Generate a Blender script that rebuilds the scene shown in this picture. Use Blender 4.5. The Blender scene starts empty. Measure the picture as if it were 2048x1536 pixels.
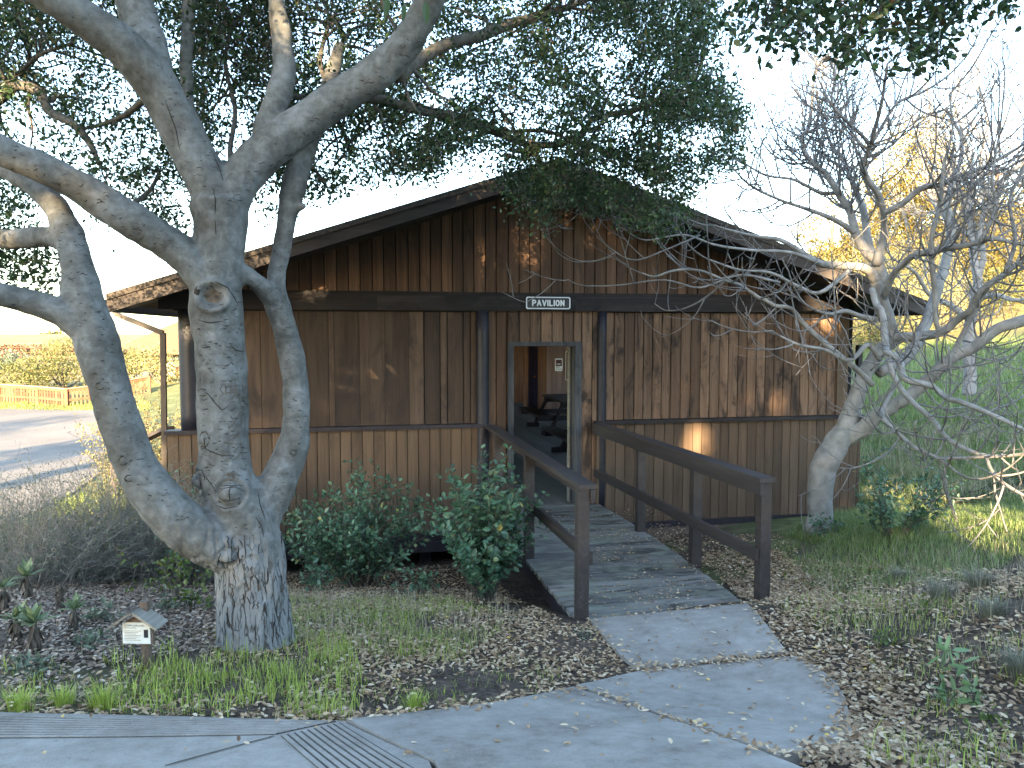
import bpy, math, random
import numpy as np
from mathutils import Vector, noise as mnoise
from mathutils.bvhtree import BVHTree
from mathutils.geometry import delaunay_2d_cdt
rng = np.random.default_rng(11); random.seed(11)
C = bpy.context.scene.collection
SC = bpy.context.scene
# ------------------------------------------------ camera model (measured from the photograph)
FPX = 1538.0; EYE = 2.25; YAW = math.radians(11.2); PITCH = math.atan((768-664)/FPX)
_F = np.array([math.sin(YAW)*math.cos(PITCH), math.cos(YAW)*math.cos(PITCH), -math.sin(PITCH)])
_R = np.array([math.cos(YAW), -math.sin(YAW), 0.0]); _U = np.cross(_R, _F)
CAM = np.array([0, 0, EYE])
def ray(x, y): return _F + _R*((x-1024)/FPX) - _U*((y-768)/FPX)
def atd(x, y, d): return CAM + ray(x, y)*d
def aty(x, y, Y):
    r = ray(x, y); return CAM + r*(Y/r[1])
def atz(x, y, z):
    r = ray(x, y); return CAM + r*((z-EYE)/r[2])
def topx(P):
    P = np.asarray(P, float) - CAM
    d = P @ _F; d = np.where(np.abs(d) < 1e-6, 1e-6, d)
    return 1024 + FPX*(P @ _R)/d, 768 - FPX*(P @ _U)/d, d
SUN_AZ = math.radians(25); SUN_EL = math.radians(14)
TO_SUN = np.array([-math.sin(SUN_AZ)*math.cos(SUN_EL), -math.cos(SUN_AZ)*math.cos(SUN_EL), math.sin(SUN_EL)])
# ------------------------------------------------ mesh builder
class MB:
    def __init__(s): s.V=[]; s.Q=[]; s.T=[]; s.tq=[]; s.tt=[]; s.n=0
    def add(s, v, quads=None, tris=None, tint=0.5):
        v = np.asarray(v, float).reshape(-1, 3); s.V.append(v)
        for f, L, tl, k in ((quads, s.Q, s.tq, 4), (tris, s.T, s.tt, 3)):
            if f is not None and len(f):
                f = np.asarray(f, np.int64).reshape(-1, k) + s.n; L.append(f)
                tl.append(np.broadcast_to(np.asarray(tint, float), (len(f),)) if np.ndim(tint) == 0 else np.asarray(tint, float))
        s.n += len(v)
    def box(s, lo, hi, tint=0.5, M=None, o=None):
        x0,y0,z0 = lo; x1,y1,z1 = hi
        v = np.array([(x0,y0,z0),(x1,y0,z0),(x1,y1,z0),(x0,y1,z0),(x0,y0,z1),(x1,y0,z1),(x1,y1,z1),(x0,y1,z1)], float)
        if M is not None: v = v @ np.asarray(M).T
        if o is not None: v = v + np.asarray(o)
        s.add(v, quads=[(0,3,2,1),(4,5,6,7),(0,1,5,4),(1,2,6,5),(2,3,7,6),(3,0,4,7)], tint=tint)
    def beam(s, a, b, w, h, tint=0.5, up=(0,0,1)):
        """box beam from a to b; w across, h along up"""
        a=np.asarray(a,float); b=np.asarray(b,float); d=b-a; L=np.linalg.norm(d); d=d/L
        u=np.asarray(up,float); r=np.cross(d,u); r/=np.linalg.norm(r); u=np.cross(r,d)
        s.box((-w/2,0,-h/2),(w/2,L,h/2),tint,M=np.stack([r,d,u],1),o=a)
    def tube(s, pts, rad, n=6, tint=0.5, cap=True):
        P=np.asarray(pts,float); m=len(P); rad=np.broadcast_to(np.asarray(rad,float),(m,))
        t=np.gradient(P,axis=0); t/=np.linalg.norm(t,axis=1)[:,None]+1e-12
        ref=np.array([0,0,1.0]) if abs(t[0][2])<.9 else np.array([1.0,0,0])
        nn=np.cross(t[0],ref); nn/=np.linalg.norm(nn); N=[nn]
        for i in range(1,m):
            q=N[-1]-t[i]*(N[-1]@t[i]); l=np.linalg.norm(q); N.append(q/l if l>1e-9 else N[-1])
        N=np.array(N); B=np.cross(t,N); a=np.arange(n)*2*math.pi/n
        v=P[:,None]+rad[:,None,None]*(np.cos(a)[None,:,None]*N[:,None]+np.sin(a)[None,:,None]*B[:,None])
        i=np.arange(m-1)[:,None]*n; j=np.arange(n)[None]; k=(j+1)%n
        q=np.stack([i+j,i+k,i+n+k,i+n+j],-1).reshape(-1,4)
        tr=None; v=v.reshape(-1,3)
        if cap:
            v=np.vstack([v,P[:1],P[-1:]]); c0=m*n; jj=np.arange(n)
            tr=np.vstack([np.stack([(jj+1)%n,jj,np.full(n,c0)],-1),np.stack([(m-1)*n+jj,(m-1)*n+(jj+1)%n,np.full(n,c0+1)],-1)])
        s.add(v,q,tr,tint)
    def leaves(s, pos, d, nrm, L, W, tint):
        """oval folded leaves: pos base, d direction, nrm face normal (arrays)"""
        pos=np.asarray(pos,float); N=len(pos)
        d=d/(np.linalg.norm(d,axis=1)[:,None]+1e-9); r=np.cross(d,nrm); r/=np.linalg.norm(r,axis=1)[:,None]+1e-9; u=np.cross(r,d)
        L=np.broadcast_to(L,(N,))[:,None]; W=np.broadcast_to(W,(N,))[:,None]
        def p(a,b,c): return pos+r*W*a+d*L*b+u*W*c
        v=np.stack([p(0,0,0),p(.42,.28,.12),p(.4,.68,.10),p(0,1,-.05),p(-.4,.68,.10),p(-.42,.28,.12)],1).reshape(-1,3)
        b=np.arange(N)[:,None]*6
        q=np.stack([b+np.array([0,1,2,3]),b+np.array([0,3,4,5])],1).reshape(-1,4)
        s.add(v,q,tint=np.repeat(np.broadcast_to(tint,(N,)),2))
    def blades(s, pos, d, L, W, lean, tint):
        """grass blades: two quads bending along d"""
        N=len(pos); h=np.zeros((N,3)); h[:,2]=1; d=d.copy(); d[:,2]=0; d/=np.linalg.norm(d,axis=1)[:,None]+1e-9
        r=np.cross(d,h); L=L[:,None]; W=W[:,None]; le=lean[:,None]
        a=pos; b=pos+h*L*.55+d*L*le*.25; c=pos+h*L*(1-.25*le)+d*L*le*.85
        v=np.stack([a-r*W,a+r*W,b+r*W*.7,b-r*W*.7,c],1).reshape(-1,3); k=np.arange(N)[:,None]*5
        s.add(v,k+np.array([0,1,2,3]),k+np.array([3,2,4]),tint=np.broadcast_to(tint,(N,)))
    def build(s, name, mat, parent=None, smooth=False, base=None):
        me=bpy.data.meshes.new(name); V=np.vstack(s.V)
        if base is None and parent is not None: base=np.array(parent.location)
        if base is not None: V=V-np.asarray(base)
        Q=np.vstack(s.Q) if s.Q else np.zeros((0,4),int); T=np.vstack(s.T) if s.T else np.zeros((0,3),int)
        nq,nt=len(Q),len(T)
        me.vertices.add(len(V)); me.vertices.foreach_set('co',V.astype(np.float32).ravel())
        me.loops.add(nq*4+nt*3); me.polygons.add(nq+nt)
        me.loops.foreach_set('vertex_index',np.concatenate([Q.ravel(),T.ravel()]).astype(np.int32))
        me.polygons.foreach_set('loop_start',np.concatenate([np.arange(nq)*4,nq*4+np.arange(nt)*3]).astype(np.int32))
        me.polygons.foreach_set('use_smooth',np.full(nq+nt,smooth))
        tv=np.concatenate(s.tq+s.tt) if (s.tq or s.tt) else np.zeros(0)
        me.update(calc_edges=True)
        at=me.attributes.new('tint','FLOAT','FACE'); at.data.foreach_set('value',tv.astype(np.float32))
        if mat: me.materials.append(mat)
        o=bpy.data.objects.new(name,me); C.objects.link(o)
        if parent is not None: o.parent=parent
        elif base is not None: o.location=base
        return o
def tag(o,label=None,cat=None,group=None,kind=None):
    for k,v in (('label',label),('category',cat),('group',group),('kind',kind)):
        if v: o[k]=v
    return o
def thing(name,label,cat,loc=(0,0,0),group=None):
    o=bpy.data.objects.new(name,None); o.location=[float(a) for a in loc]; o.empty_display_size=.2; C.objects.link(o)
    return tag(o,label,cat,group)
# ------------------------------------------------ materials
def _nt(name):
    m=bpy.data.materials.new(name); m.use_nodes=True; t=m.node_tree; t.nodes.clear()
    out=t.nodes.new('ShaderNodeOutputMaterial'); return m,t,out
def _n(t,typ,**k):
    n=t.nodes.new(typ)
    for a,b in k.items(): setattr(n,a,b)
    return n
def ramp(t,fac,stops):
    r=_n(t,'ShaderNodeValToRGB'); e=r.color_ramp.elements
    while len(e)<len(stops): e.new(.5)
    for el,(p,c) in zip(e,stops): el.position=p; el.color=(*c,1) if len(c)==3 else c
    t.links.new(fac,r.inputs[0]); return r.outputs[0]
def mixc(t,f,a,b,mode='MIX'):
    m=_n(t,'ShaderNodeMix',data_type='RGBA',blend_type=mode)
    for i,x in ((0,f),(6,a),(7,b)):
        if hasattr(x,'is_output'): t.links.new(x,m.inputs[i])
        else: m.inputs[i].default_value=x if i==0 else (*x,1)
    return m.outputs[2]
def math_(t,op,a,b=0.0,clamp=False):
    m=_n(t,'ShaderNodeMath',operation=op,use_clamp=clamp)
    for i,x in enumerate((a,b)):
        if hasattr(x,'is_output'): t.links.new(x,m.inputs[i])
        else: m.inputs[i].default_value=x
    return m.outputs[0]
def noisef(t,vec,scale,detail=4,rough=.55,dist=0):
    n=_n(t,'ShaderNodeTexNoise'); n.inputs['Scale'].default_value=scale; n.inputs['Detail'].default_value=detail
    n.inputs['Roughness'].default_value=rough; n.inputs['Distortion'].default_value=dist
    t.links.new(vec,n.inputs['Vector']); return n.outputs['Fac']
def coords(t,scale=(1,1,1),shift=None):
    tc=_n(t,'ShaderNodeTexCoord'); mp=_n(t,'ShaderNodeMapping'); mp.inputs['Scale'].default_value=scale
    v=tc.outputs['Object']
    if shift is not None:
        c=_n(t,'ShaderNodeCombineXYZ'); s=math_(t,'MULTIPLY',shift,37.0); t.links.new(s,c.inputs[0]); t.links.new(s,c.inputs[1]); t.links.new(math_(t,'MULTIPLY',shift,91.0),c.inputs[2])
        a=_n(t,'ShaderNodeVectorMath',operation='ADD'); t.links.new(v,a.inputs[0]); t.links.new(c.outputs[0],a.inputs[1]); v=a.outputs[0]
    t.links.new(v,mp.inputs[0]); return mp.outputs[0]
def attr(t,name='tint'):
    a=_n(t,'ShaderNodeAttribute'); a.attribute_name=name; return a.outputs['Fac']
def finish(t,out,col,rough=.7,bump=None,bstr=.3,bdist=.01,spec=.5,transl=0,metal=0):
    p=_n(t,'ShaderNodeBsdfPrincipled'); p.inputs['Specular IOR Level'].default_value=spec; p.inputs['Metallic'].default_value=metal
    if hasattr(rough,'is_output'): t.links.new(rough,p.inputs['Roughness'])
    else: p.inputs['Roughness'].default_value=rough
    if hasattr(col,'is_output'): t.links.new(col,p.inputs['Base Color'])
    else: p.inputs['Base Color'].default_value=(*col,1)
    if bump is not None:
        b=_n(t,'ShaderNodeBump'); b.inputs['Strength'].default_value=bstr; b.inputs['Distance'].default_value=bdist
        t.links.new(bump,b.inputs['Height']); t.links.new(b.outputs[0],p.inputs['Normal'])
    s=p.outputs[0]
    if transl:
        tr=_n(t,'ShaderNodeBsdfTranslucent'); mx=_n(t,'ShaderNodeMixShader'); mx.inputs[0].default_value=transl
        if hasattr(col,'is_output'): t.links.new(col,tr.inputs[0])
        else: tr.inputs[0].default_value=(*col,1)
        t.links.new(s,mx.inputs[1]); t.links.new(tr.outputs[0],mx.inputs[2]); s=mx.outputs[0]
    t.links.new(s,out.inputs[0])
def leafmat(name,stops,rough=.45,transl=.25,spec=.5):
    m,t,o=_nt(name); c=ramp(t,attr(t),stops); finish(t,o,c,rough,transl=transl,spec=spec); return m
def wood(name,cols,axis='z',grain=55,stain=None,stain_scale=1.6,stain_lo=.52,stain_hi=.66,rough=.75,tintamt=.5,moss=None,knots=True,long=1.6):
    m,t,o=_nt(name); ti=attr(t)
    sc={'z':(grain,grain,long),'x':(long,grain,grain),'y':(grain,long,grain)}[axis]
    v=coords(t,sc,ti); g=noisef(t,v,1,6,.65,.6)
    v2=coords(t,tuple(a*.18 for a in sc),ti); g2=noisef(t,v2,1,3,.5,1.2)
    f=math_(t,'ADD',math_(t,'MULTIPLY',g,.6),math_(t,'MULTIPLY',g2,.4))
    n=len(cols); c=ramp(t,f,[(.3+.4*i/(n-1),cc) for i,cc in enumerate(cols)])
    val=math_(t,'ADD',math_(t,'MULTIPLY',ti,tintamt*2),1-tintamt)
    cv=_n(t,'ShaderNodeCombineColor'); [t.links.new(val,cv.inputs[i]) for i in range(3)]
    c=mixc(t,1.0,c,cv.outputs[0],'MULTIPLY')
    if stain is not None:
        v3=coords(t,{'z':(2.2,2.2,.8),'x':(.8,2.2,2.2),'y':(2.2,.8,2.2)}[axis],math_(t,'MULTIPLY',ti,.012))
        s=noisef(t,v3,stain_scale,7,.68,.8)
        s2=math_(t,'ADD',s,math_(t,'MULTIPLY',math_(t,'SUBTRACT',g,.5),.25))
        r=ramp(t,s2,[(stain_lo,(0,0,0)),(stain_hi,(1,1,1))]); c=mixc(t,math_(t,'MULTIPLY',r,.85),c,stain)
    if moss is not None:
        s=noisef(t,coords(t,(1,1,1),math_(t,'MULTIPLY',ti,.03)),2.2,6,.7); r=ramp(t,s,[(.5,(0,0,0)),(.62,(1,1,1))]); c=mixc(t,math_(t,'MULTIPLY',r,.7),c,moss)
    if knots:
        w=_n(t,'ShaderNodeTexVoronoi'); w.inputs['Scale'].default_value=1; t.links.new(coords(t,{'z':(9,9,2.4),'x':(2.4,9,9),'y':(9,2.4,9)}[axis],ti),w.inputs['Vector'])
        k=ramp(t,w.outputs['Distance'],[(.04,(1,1,1)),(.10,(0,0,0))]); c=mixc(t,math_(t,'MULTIPLY',k,.6),c,(.012,.008,.006))
    finish(t,o,c,rough,g,.35,.004,spec=.3); return m
def plain(name,c0,c1,scale=6,rough=.6,bump=.2,bd=.003,detail=5,spec=.4,metal=0):
    m,t,o=_nt(name); f=noisef(t,coords(t),scale,detail,.6); c=ramp(t,f,[(.35,c0),(.65,c1)])
    finish(t,o,c,rough,f,bump,bd,spec=spec,metal=metal); return m
M={}
M['siding']=wood('cedar_siding',[(0.05096,0.03029,0.0195),(0.1058,0.06059,0.03575),(0.1803,0.1069,0.065)],stain=(0.02744,0.0196,0.01625),stain_lo=.54,stain_hi=.72,tintamt=.33)
M['siding_low']=wood('lower_siding',[(0.06612,0.04346,0.02688),(0.1049,0.06996,0.04416),(0.1436,0.09964,0.06528)],stain=(0.03648,0.0265,0.0192),stain_lo=.56,stain_hi=.78,tintamt=.2)
M['siding_mold']=wood('mildewed_siding',[(0.05928,0.03424,0.021),(0.1425,0.08774,0.055),(0.2394,0.1626,0.11)],stain=(0.01482,0.01177,0.01),stain_lo=.50,stain_hi=.62,stain_scale=2.2)
M['panel']=wood('wide_panel_boards',[(0.02912,0.0189,0.013),(0.0672,0.0441,0.03),(0.1098,0.0756,0.053)],stain=(0.02016,0.01575,0.014),stain_lo=.50,stain_hi=.68,tintamt=.45,grain=30,knots=False)
M['beam']=wood('dark_beam',[(.012,.010,.011),(.024,.020,.020),(.055,.047,.043)],axis='x',stain=(.010,.009,.010),stain_lo=.42,stain_hi=.66,knots=False)
M['fascia']=wood('fascia_wood',[(.038,.031,.028),(.062,.052,.046),(.09,.077,.068)],axis='x',knots=False)
M['darkwood']=wood('brown_paint',[(.018,.015,.017),(.026,.022,.026),(.036,.031,.037)],grain=25,knots=False,rough=.55,tintamt=.15)
M['rail']=wood('rail_paint',[(.030,.024,.022),(.045,.037,.034),(.072,.062,.058)],axis='y',grain=25,knots=False,rough=.5,tintamt=.15,stain=(.15,.14,.135),stain_lo=.70,stain_hi=.75,stain_scale=5)
M['column']=plain('column_paint',(.012,.012,.018),(.022,.021,.030),8,.5)
M['frame']=wood('door_frame',[(.020,.022,.026),(.042,.044,.048),(.090,.092,.094)],grain=30,stain=(.02,.02,.024),knots=False)
M['deck']=wood('weathered_deck',[(.085,.082,.075),(.155,.150,.138),(.235,.23,.215)],axis='x',grain=38,stain=(.022,.024,.020),stain_lo=.50,stain_hi=.64,moss=(.20,.22,.17),tintamt=.3,stain_scale=2.6)
M['floor']=wood('floor_boards',[(0.081,0.0798,0.0715),(0.1283,0.1277,0.1144),(0.1688,0.1676,0.1534)],axis='y',grain=30,knots=False,tintamt=.2)
M['inwall']=wood('inner_wall_boards',[(0.12,0.0848,0.07392),(0.18,0.1325,0.1176),(0.23,0.1749,0.1568)],tintamt=.25,knots=False)
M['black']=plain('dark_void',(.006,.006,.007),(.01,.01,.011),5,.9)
M['bluedoor']=plain('blue_paint',(.010,.013,.045),(.014,.018,.06),4,.5)
M['pipe']=plain('downpipe_paint',(.060,.045,.032),(.085,.065,.048),5,.5)
M['roof']=plain('roof_shingle',(.05,.043,.036),(.09,.075,.062),25,.9,.6,.01)
M['white']=plain('white_paint',(.66,.70,.72),(.74,.78,.80),10,.5,.05)
M['signblue']=plain('sign_plate',(.012,.016,.024),(.016,.021,.031),10,.45,.05)
M['signbrown']=plain('brown_sign',(.055,.028,.018),(.07,.038,.024),10,.5,.05)
M['red']=plain('red_paint',(.25,.02,.02),(.3,.03,.03),10,.5)
M['paper']=plain('laminated_paper',(.60,.61,.56),(.70,.71,.66),14,.35,.05)
M['ink']=plain('printed_ink',(.05,.06,.09),(.09,.10,.13),20,.5,.0)
M['greywood']=wood('grey_cedar',[(.12,.115,.095),(.21,.20,.17),(.29,.28,.25)],axis='y',grain=60,knots=False)
M['postwood']=wood('post_wood',[(.075,.05,.035),(.125,.09,.068),(.17,.13,.105)],grain=40,knots=False)
M['redwood']=wood('fence_redwood',[(0.1008,0.04092,0.0204),(0.1548,0.0693,0.036),(0.2016,0.099,0.054)],grain=10,knots=False)
M['pale_rail']=wood('pale_rail',[(0.192,0.135,0.084),(0.248,0.18,0.1155),(0.296,0.225,0.154)],axis='x',grain=10,knots=False)
M['rust']=plain('rusty_steel',(.12,.045,.03),(.17,.07,.045),8,.7)
M['shingle']=None
# bark ------------------------------------------------
def oakbark():
    m,t,o=_nt('oak_bark'); tc=_n(t,'ShaderNodeTexCoord'); sep=_n(t,'ShaderNodeSeparateXYZ'); t.links.new(tc.outputs['Object'],sep.inputs[0])
    v=coords(t,(1,1,1)); big=noisef(t,v,3.2,5,.6); fine=noisef(t,coords(t,(14,14,60)),1,6,.65,.4); mid=noisef(t,v,16,6,.65,.5)
    c=ramp(t,math_(t,'ADD',math_(t,'MULTIPLY',big,.55),math_(t,'MULTIPLY',mid,.45)),[(.36,(.058,.057,.050)),(.50,(.128,.129,.119)),(.63,(.215,.219,.210))])
    # brown weathered zone and lichen blotches
    br=ramp(t,noisef(t,v,2.1,4,.6,.7),[(.52,(0,0,0)),(.68,(1,1,1))]); c=mixc(t,math_(t,'MULTIPLY',br,.45),c,(.085,.076,.060))
    # short horizontal lenticels
    w=_n(t,'ShaderNodeTexVoronoi'); w.inputs['Scale'].default_value=1; t.links.new(coords(t,(16,16,46)),w.inputs['Vector'])
    k=ramp(t,w.outputs['Distance'],[(.09,(1,1,1)),(.17,(0,0,0))])
    km=math_(t,'MULTIPLY',k,ramp(t,noisef(t,v,6,2),[(.5,(0,0,0)),(.58,(1,1,1))])); c=mixc(t,math_(t,'MULTIPLY',km,.85),c,(.025,.021,.018))
    # fissured plates low on the trunk
    fz=math_(t,'ADD',sep.outputs[2],math_(t,'MULTIPLY',math_(t,'SUBTRACT',noisef(t,v,4,3),.5),.7))
    low=ramp(t,fz,[(.55,(1,1,1)),(.78,(0,0,0))])
    f1=noisef(t,coords(t,(26,26,6)),1,6,.7,1.4); f2=_n(t,'ShaderNodeTexVoronoi',feature='DISTANCE_TO_EDGE'); f2.inputs['Scale'].default_value=1
    dv=_n(t,'ShaderNodeVectorMath',operation='ADD'); nz=_n(t,'ShaderNodeTexNoise'); nz.inputs['Scale'].default_value=9; t.links.new(v,nz.inputs['Vector'])
    t.links.new(coords(t,(30,30,2.6)),dv.inputs[0]); t.links.new(nz.outputs['Color'],dv.inputs[1]); t.links.new(dv.outputs[0],f2.inputs['Vector'])
    crack=ramp(t,math_(t,'ADD',f2.outputs['Distance'],math_(t,'MULTIPLY',math_(t,'SUBTRACT',f1,.3),.55)),[(.09,(1,1,1)),(.17,(0,0,0))])
    ck=math_(t,'MULTIPLY',crack,low); c=mixc(t,math_(t,'MULTIPLY',low,.55),c,(.27,.275,.27)); c=mixc(t,math_(t,'MULTIPLY',ck,.85),c,(.055,.043,.034))
    h=math_(t,'ADD',math_(t,'MULTIPLY',fine,.25),math_(t,'MULTIPLY',mid,.35)); h=math_(t,'SUBTRACT',h,math_(t,'MULTIPLY',ck,1.6)); h=math_(t,'SUBTRACT',h,math_(t,'MULTIPLY',km,.5))
    finish(t,o,c,.85,h,.75,.012,spec=.25); return m
M['oakbark']=oakbark()
M['darkbark']=plain('dark_bark',(.018,.014,.011),(.04,.032,.025),30,.9,.6)
M['limb']=plain('branch_bark',(.06,.053,.043),(.13,.12,.10),25,.9,.5)
M['figbark']=plain('fig_bark',(.165,.16,.145),(.30,.29,.268),7,.75,.25,.006)
M['figbark_far']=plain('far_fig_bark',(.20,.19,.18),(.30,.29,.275),7,.8,.2)
M['scar']=plain('scar_wood',(.06,.045,.03),(.15,.115,.08),18,.85,.5,.006)
M['oakleaf']=leafmat('oak_leaves',[(0,(.018,.042,.018)),(.5,(.040,.080,.030)),(.85,(.075,.13,.042)),(.95,(.15,.13,.04)),(1,(.14,.085,.04))],.38,.34)
M['deadleaf']=leafmat('dead_twig_leaves',[(0,(.05,.03,.015)),(1,(.11,.07,.035))],.7,.15)
M['holly']=leafmat('shrub_leaves',[(0,(.035,.085,.045)),(.5,(.085,.18,.10)),(.85,(.16,.26,.14)),(.94,(.2,.22,.07)),(1,(.36,.28,.08))],.36,.2,.55)
M['lime']=leafmat('lime_leaves',[(0,(.06,.10,.02)),(.6,(.12,.17,.03)),(1,(.20,.22,.05))],.4,.3)
M['sageleaf']=leafmat('sage_leaves',[(0,(.07,.10,.065)),(.6,(.15,.195,.13)),(1,(.23,.26,.19))],.7,.2)
M['sagetwig']=plain('sage_twigs',(.13,.125,.11),(.33,.32,.295),40,.9,.2)
M['fieldleaf']=leafmat('sunlit_bush_leaves',[(0,(0.0648,0.0814,0.021)),(.5,(0.1296,0.1406,0.042)),(.85,(0.1944,0.185,0.063)),(1,(0.2016,0.1258,0.049))],.6,.25)
M['redleaf']=leafmat('rusty_bush_leaves',[(0,(0.1116,0.0574,0.032)),(.6,(0.186,0.1025,0.056)),(1,(0.2108,0.164,0.08))],.6,.2)
M['paleleaf']=leafmat('pale_bush_leaves',[(0,(0.156,0.152,0.063)),(.5,(0.2574,0.2356,0.098)),(1,(0.3276,0.266,0.126))],.6,.25)
M['eucleaf']=leafmat('far_tree_leaves',[(0,(0.0624,0.0612,0.012)),(.5,(0.1404,0.1188,0.024)),(.85,(0.2106,0.1548,0.033)),(1,(0.234,0.1224,0.03))],.5,.25)
M['litter']=leafmat('leaf_litter',[(0,(0.077,0.04536,0.0252)),(.22,(0.22,0.1404,0.0819)),(.5,(0.396,0.2862,0.1733)),(.72,(0.528,0.4158,0.273)),(.88,(0.627,0.5292,0.3885)),(.95,(0.638,0.432,0.1155)),(1,(0.264,0.2808,0.105))],.55,.12,.22)
M['chips']=leafmat('pale_litter',[(0,(0.05,0.03255,0.0221)),(.35,(0.17,0.1209,0.085)),(.65,(0.36,0.279,0.204)),(1,(0.6,0.5208,0.425))],.45,.05,.35)
M['grass']=leafmat('fresh_grass',[(0,(0.1904,0.2408,0.0385)),(.5,(0.3584,0.448,0.0825)),(.85,(0.4704,0.5488,0.132)),(1,(0.5824,0.5152,0.264))],.5,.35)
M['hillgrass']=leafmat('hill_grass',[(0,(0.0896,0.14,0.042)),(.4,(0.168,0.252,0.06825)),(.65,(0.2464,0.3136,0.105)),(.8,(0.3248,0.3248,0.1785)),(1,(0.4032,0.3696,0.2415))],.55,.3)
M['drygrass']=leafmat('dry_grass',[(0,(.24,.205,.13)),(.5,(.40,.35,.23)),(1,(.55,.49,.35))],.6,.25)
M['tuft']=leafmat('grey_tuft',[(0,(.10,.11,.07)),(.5,(.19,.195,.14)),(1,(.30,.29,.22))],.6,.25)
M['sapling']=leafmat('sapling_leaves',[(0,(.09,.17,.06)),(.5,(.15,.25,.10)),(1,(.24,.33,.17))],.4,.3)
M['mullein']=leafmat('rosette_leaves',[(0,(.10,.15,.065)),(1,(.24,.30,.16))],.7,.2)
M['brownleaf']=leafmat('withered_leaves',[(0,(.04,.030,.022)),(1,(.13,.105,.075))],.8,.1)
# concrete, asphalt, ground, water -------------------
def concrete():
    m,t,o=_nt('concrete'); v=coords(t); a=noisef(t,v,1.4,6,.65); b=noisef(t,v,120,3,.6); c0=noisef(t,v,9,6,.7)
    c=ramp(t,math_(t,'ADD',math_(t,'MULTIPLY',a,.55),math_(t,'MULTIPLY',c0,.45)),[(.34,(.155,.139,.115)),(.45,(.252,.234,.206)),(.54,(.304,.286,.256)),(.66,(.38,.36,.327))])
    s=ramp(t,b,[(.30,(.72,.72,.72)),(.45,(1,1,1)),(.68,(1,1,1)),(.78,(1.15,1.15,1.15))]); c=mixc(t,1.0,c,s,'MULTIPLY')
    d=ramp(t,noisef(t,v,34,2,.5),[(.70,(0,0,0)),(.74,(1,1,1))]); c=mixc(t,math_(t,'MULTIPLY',d,.45),c,(.13,.11,.09))
    finish(t,o,c,.85,math_(t,'ADD',b,c0),.35,.004,spec=.3); return m
M['concrete']=concrete()
M['groove']=plain('groove_dirt',(.05,.045,.04),(.10,.09,.08),40,.95)
def asphalt():
    m,t,o=_nt('asphalt'); v=coords(t); b=noisef(t,v,22,5,.7); a=noisef(t,v,.35,5,.6)
    c=ramp(t,math_(t,'ADD',math_(t,'MULTIPLY',b,.6),math_(t,'MULTIPLY',a,.4)),[(.36,(.11,.10,.088)),(.52,(.175,.16,.14)),(.68,(.255,.235,.205))])
    finish(t,o,c,.9,b,.5,.02,spec=.25); return m
M['asphalt']=asphalt()
def ground():
    m,t,o=_nt('ground'); v=coords(t); a=noisef(t,v,1.1,6,.65); b=noisef(t,v,28,6,.7); f=noisef(t,v,6,6,.7)
    soil=ramp(t,math_(t,'ADD',math_(t,'MULTIPLY',b,.6),math_(t,'MULTIPLY',f,.4)),[(.36,(.028,.022,.018)),(.5,(.085,.066,.052)),(.66,(.20,.155,.115))])
    green=ramp(t,math_(t,'ADD',math_(t,'MULTIPLY',f,.5),math_(t,'MULTIPLY',a,.5)),[(.36,(.07,.075,.04)),(.48,(.12,.145,.055)),(.56,(.17,.20,.08)),(.66,(.25,.235,.15))])
    gold=ramp(t,math_(t,'ADD',math_(t,'MULTIPLY',b,.3),math_(t,'MULTIPLY',noisef(t,v,.12,5),.7)),[(.36,(.17,.135,.05)),(.5,(.26,.205,.09)),(.62,(.33,.26,.13))])
    gr=attr(t,'green'); go=attr(t,'gold')
    c=mixc(t,gr,soil,green); c=mixc(t,go,c,gold)
    finish(t,o,c,.95,math_(t,'ADD',b,f),.8,.03,spec=.15); return m
M['ground']=ground()
def water():
    m,t,o=_nt('water'); finish(t,o,(.10,.13,.15),.25,noisef(t,coords(t),.05,4),.2,.5,spec=.5); return m
M['water']=water()
def shingle():
    m,t,o=_nt('tan_shingles'); b=_n(t,'ShaderNodeTexBrick'); b.inputs['Scale'].default_value=1; b.inputs['Brick Width'].default_value=.3; b.inputs['Row Height'].default_value=.22; b.inputs['Mortar Size'].default_value=.02
    b.inputs['Color1'].default_value=(.105,.07,.04,1); b.inputs['Color2'].default_value=(.135,.09,.052,1); b.inputs['Mortar'].default_value=(.14,.09,.05,1)
    tc=_n(t,'ShaderNodeTexCoord'); sp=_n(t,'ShaderNodeSeparateXYZ'); cb=_n(t,'ShaderNodeCombineXYZ'); t.links.new(tc.outputs['Object'],sp.inputs[0])
    t.links.new(sp.outputs[0],cb.inputs[0]); t.links.new(math_(t,'MULTIPLY',sp.outputs[2],2.2),cb.inputs[1]); t.links.new(cb.outputs[0],b.inputs['Vector'])
    finish(t,o,b.outputs['Color'],.9); return m
M['shingle']=shingle()
def brick():
    m,t,o=_nt('red_brick'); b=_n(t,'ShaderNodeTexBrick'); b.inputs['Scale'].default_value=1; b.inputs['Brick Width'].default_value=.4; b.inputs['Row Height'].default_value=.2; b.inputs['Mortar Size'].default_value=.015
    b.inputs['Color1'].default_value=(.24,.10,.06,1); b.inputs['Color2'].default_value=(.30,.14,.085,1); b.inputs['Mortar'].default_value=(.16,.09,.06,1)
    tc=_n(t,'ShaderNodeTexCoord'); sp=_n(t,'ShaderNodeSeparateXYZ'); cb=_n(t,'ShaderNodeCombineXYZ'); t.links.new(tc.outputs['Object'],sp.inputs[0])
    t.links.new(sp.outputs[0],cb.inputs[0]); t.links.new(sp.outputs[2],cb.inputs[1]); t.links.new(cb.outputs[0],b.inputs['Vector'])
    finish(t,o,b.outputs['Color'],.9); return m
M['brick']=brick()
M['cream']=plain('cream_render',(.46,.43,.36),(.54,.50,.42),3,.8)
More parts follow.
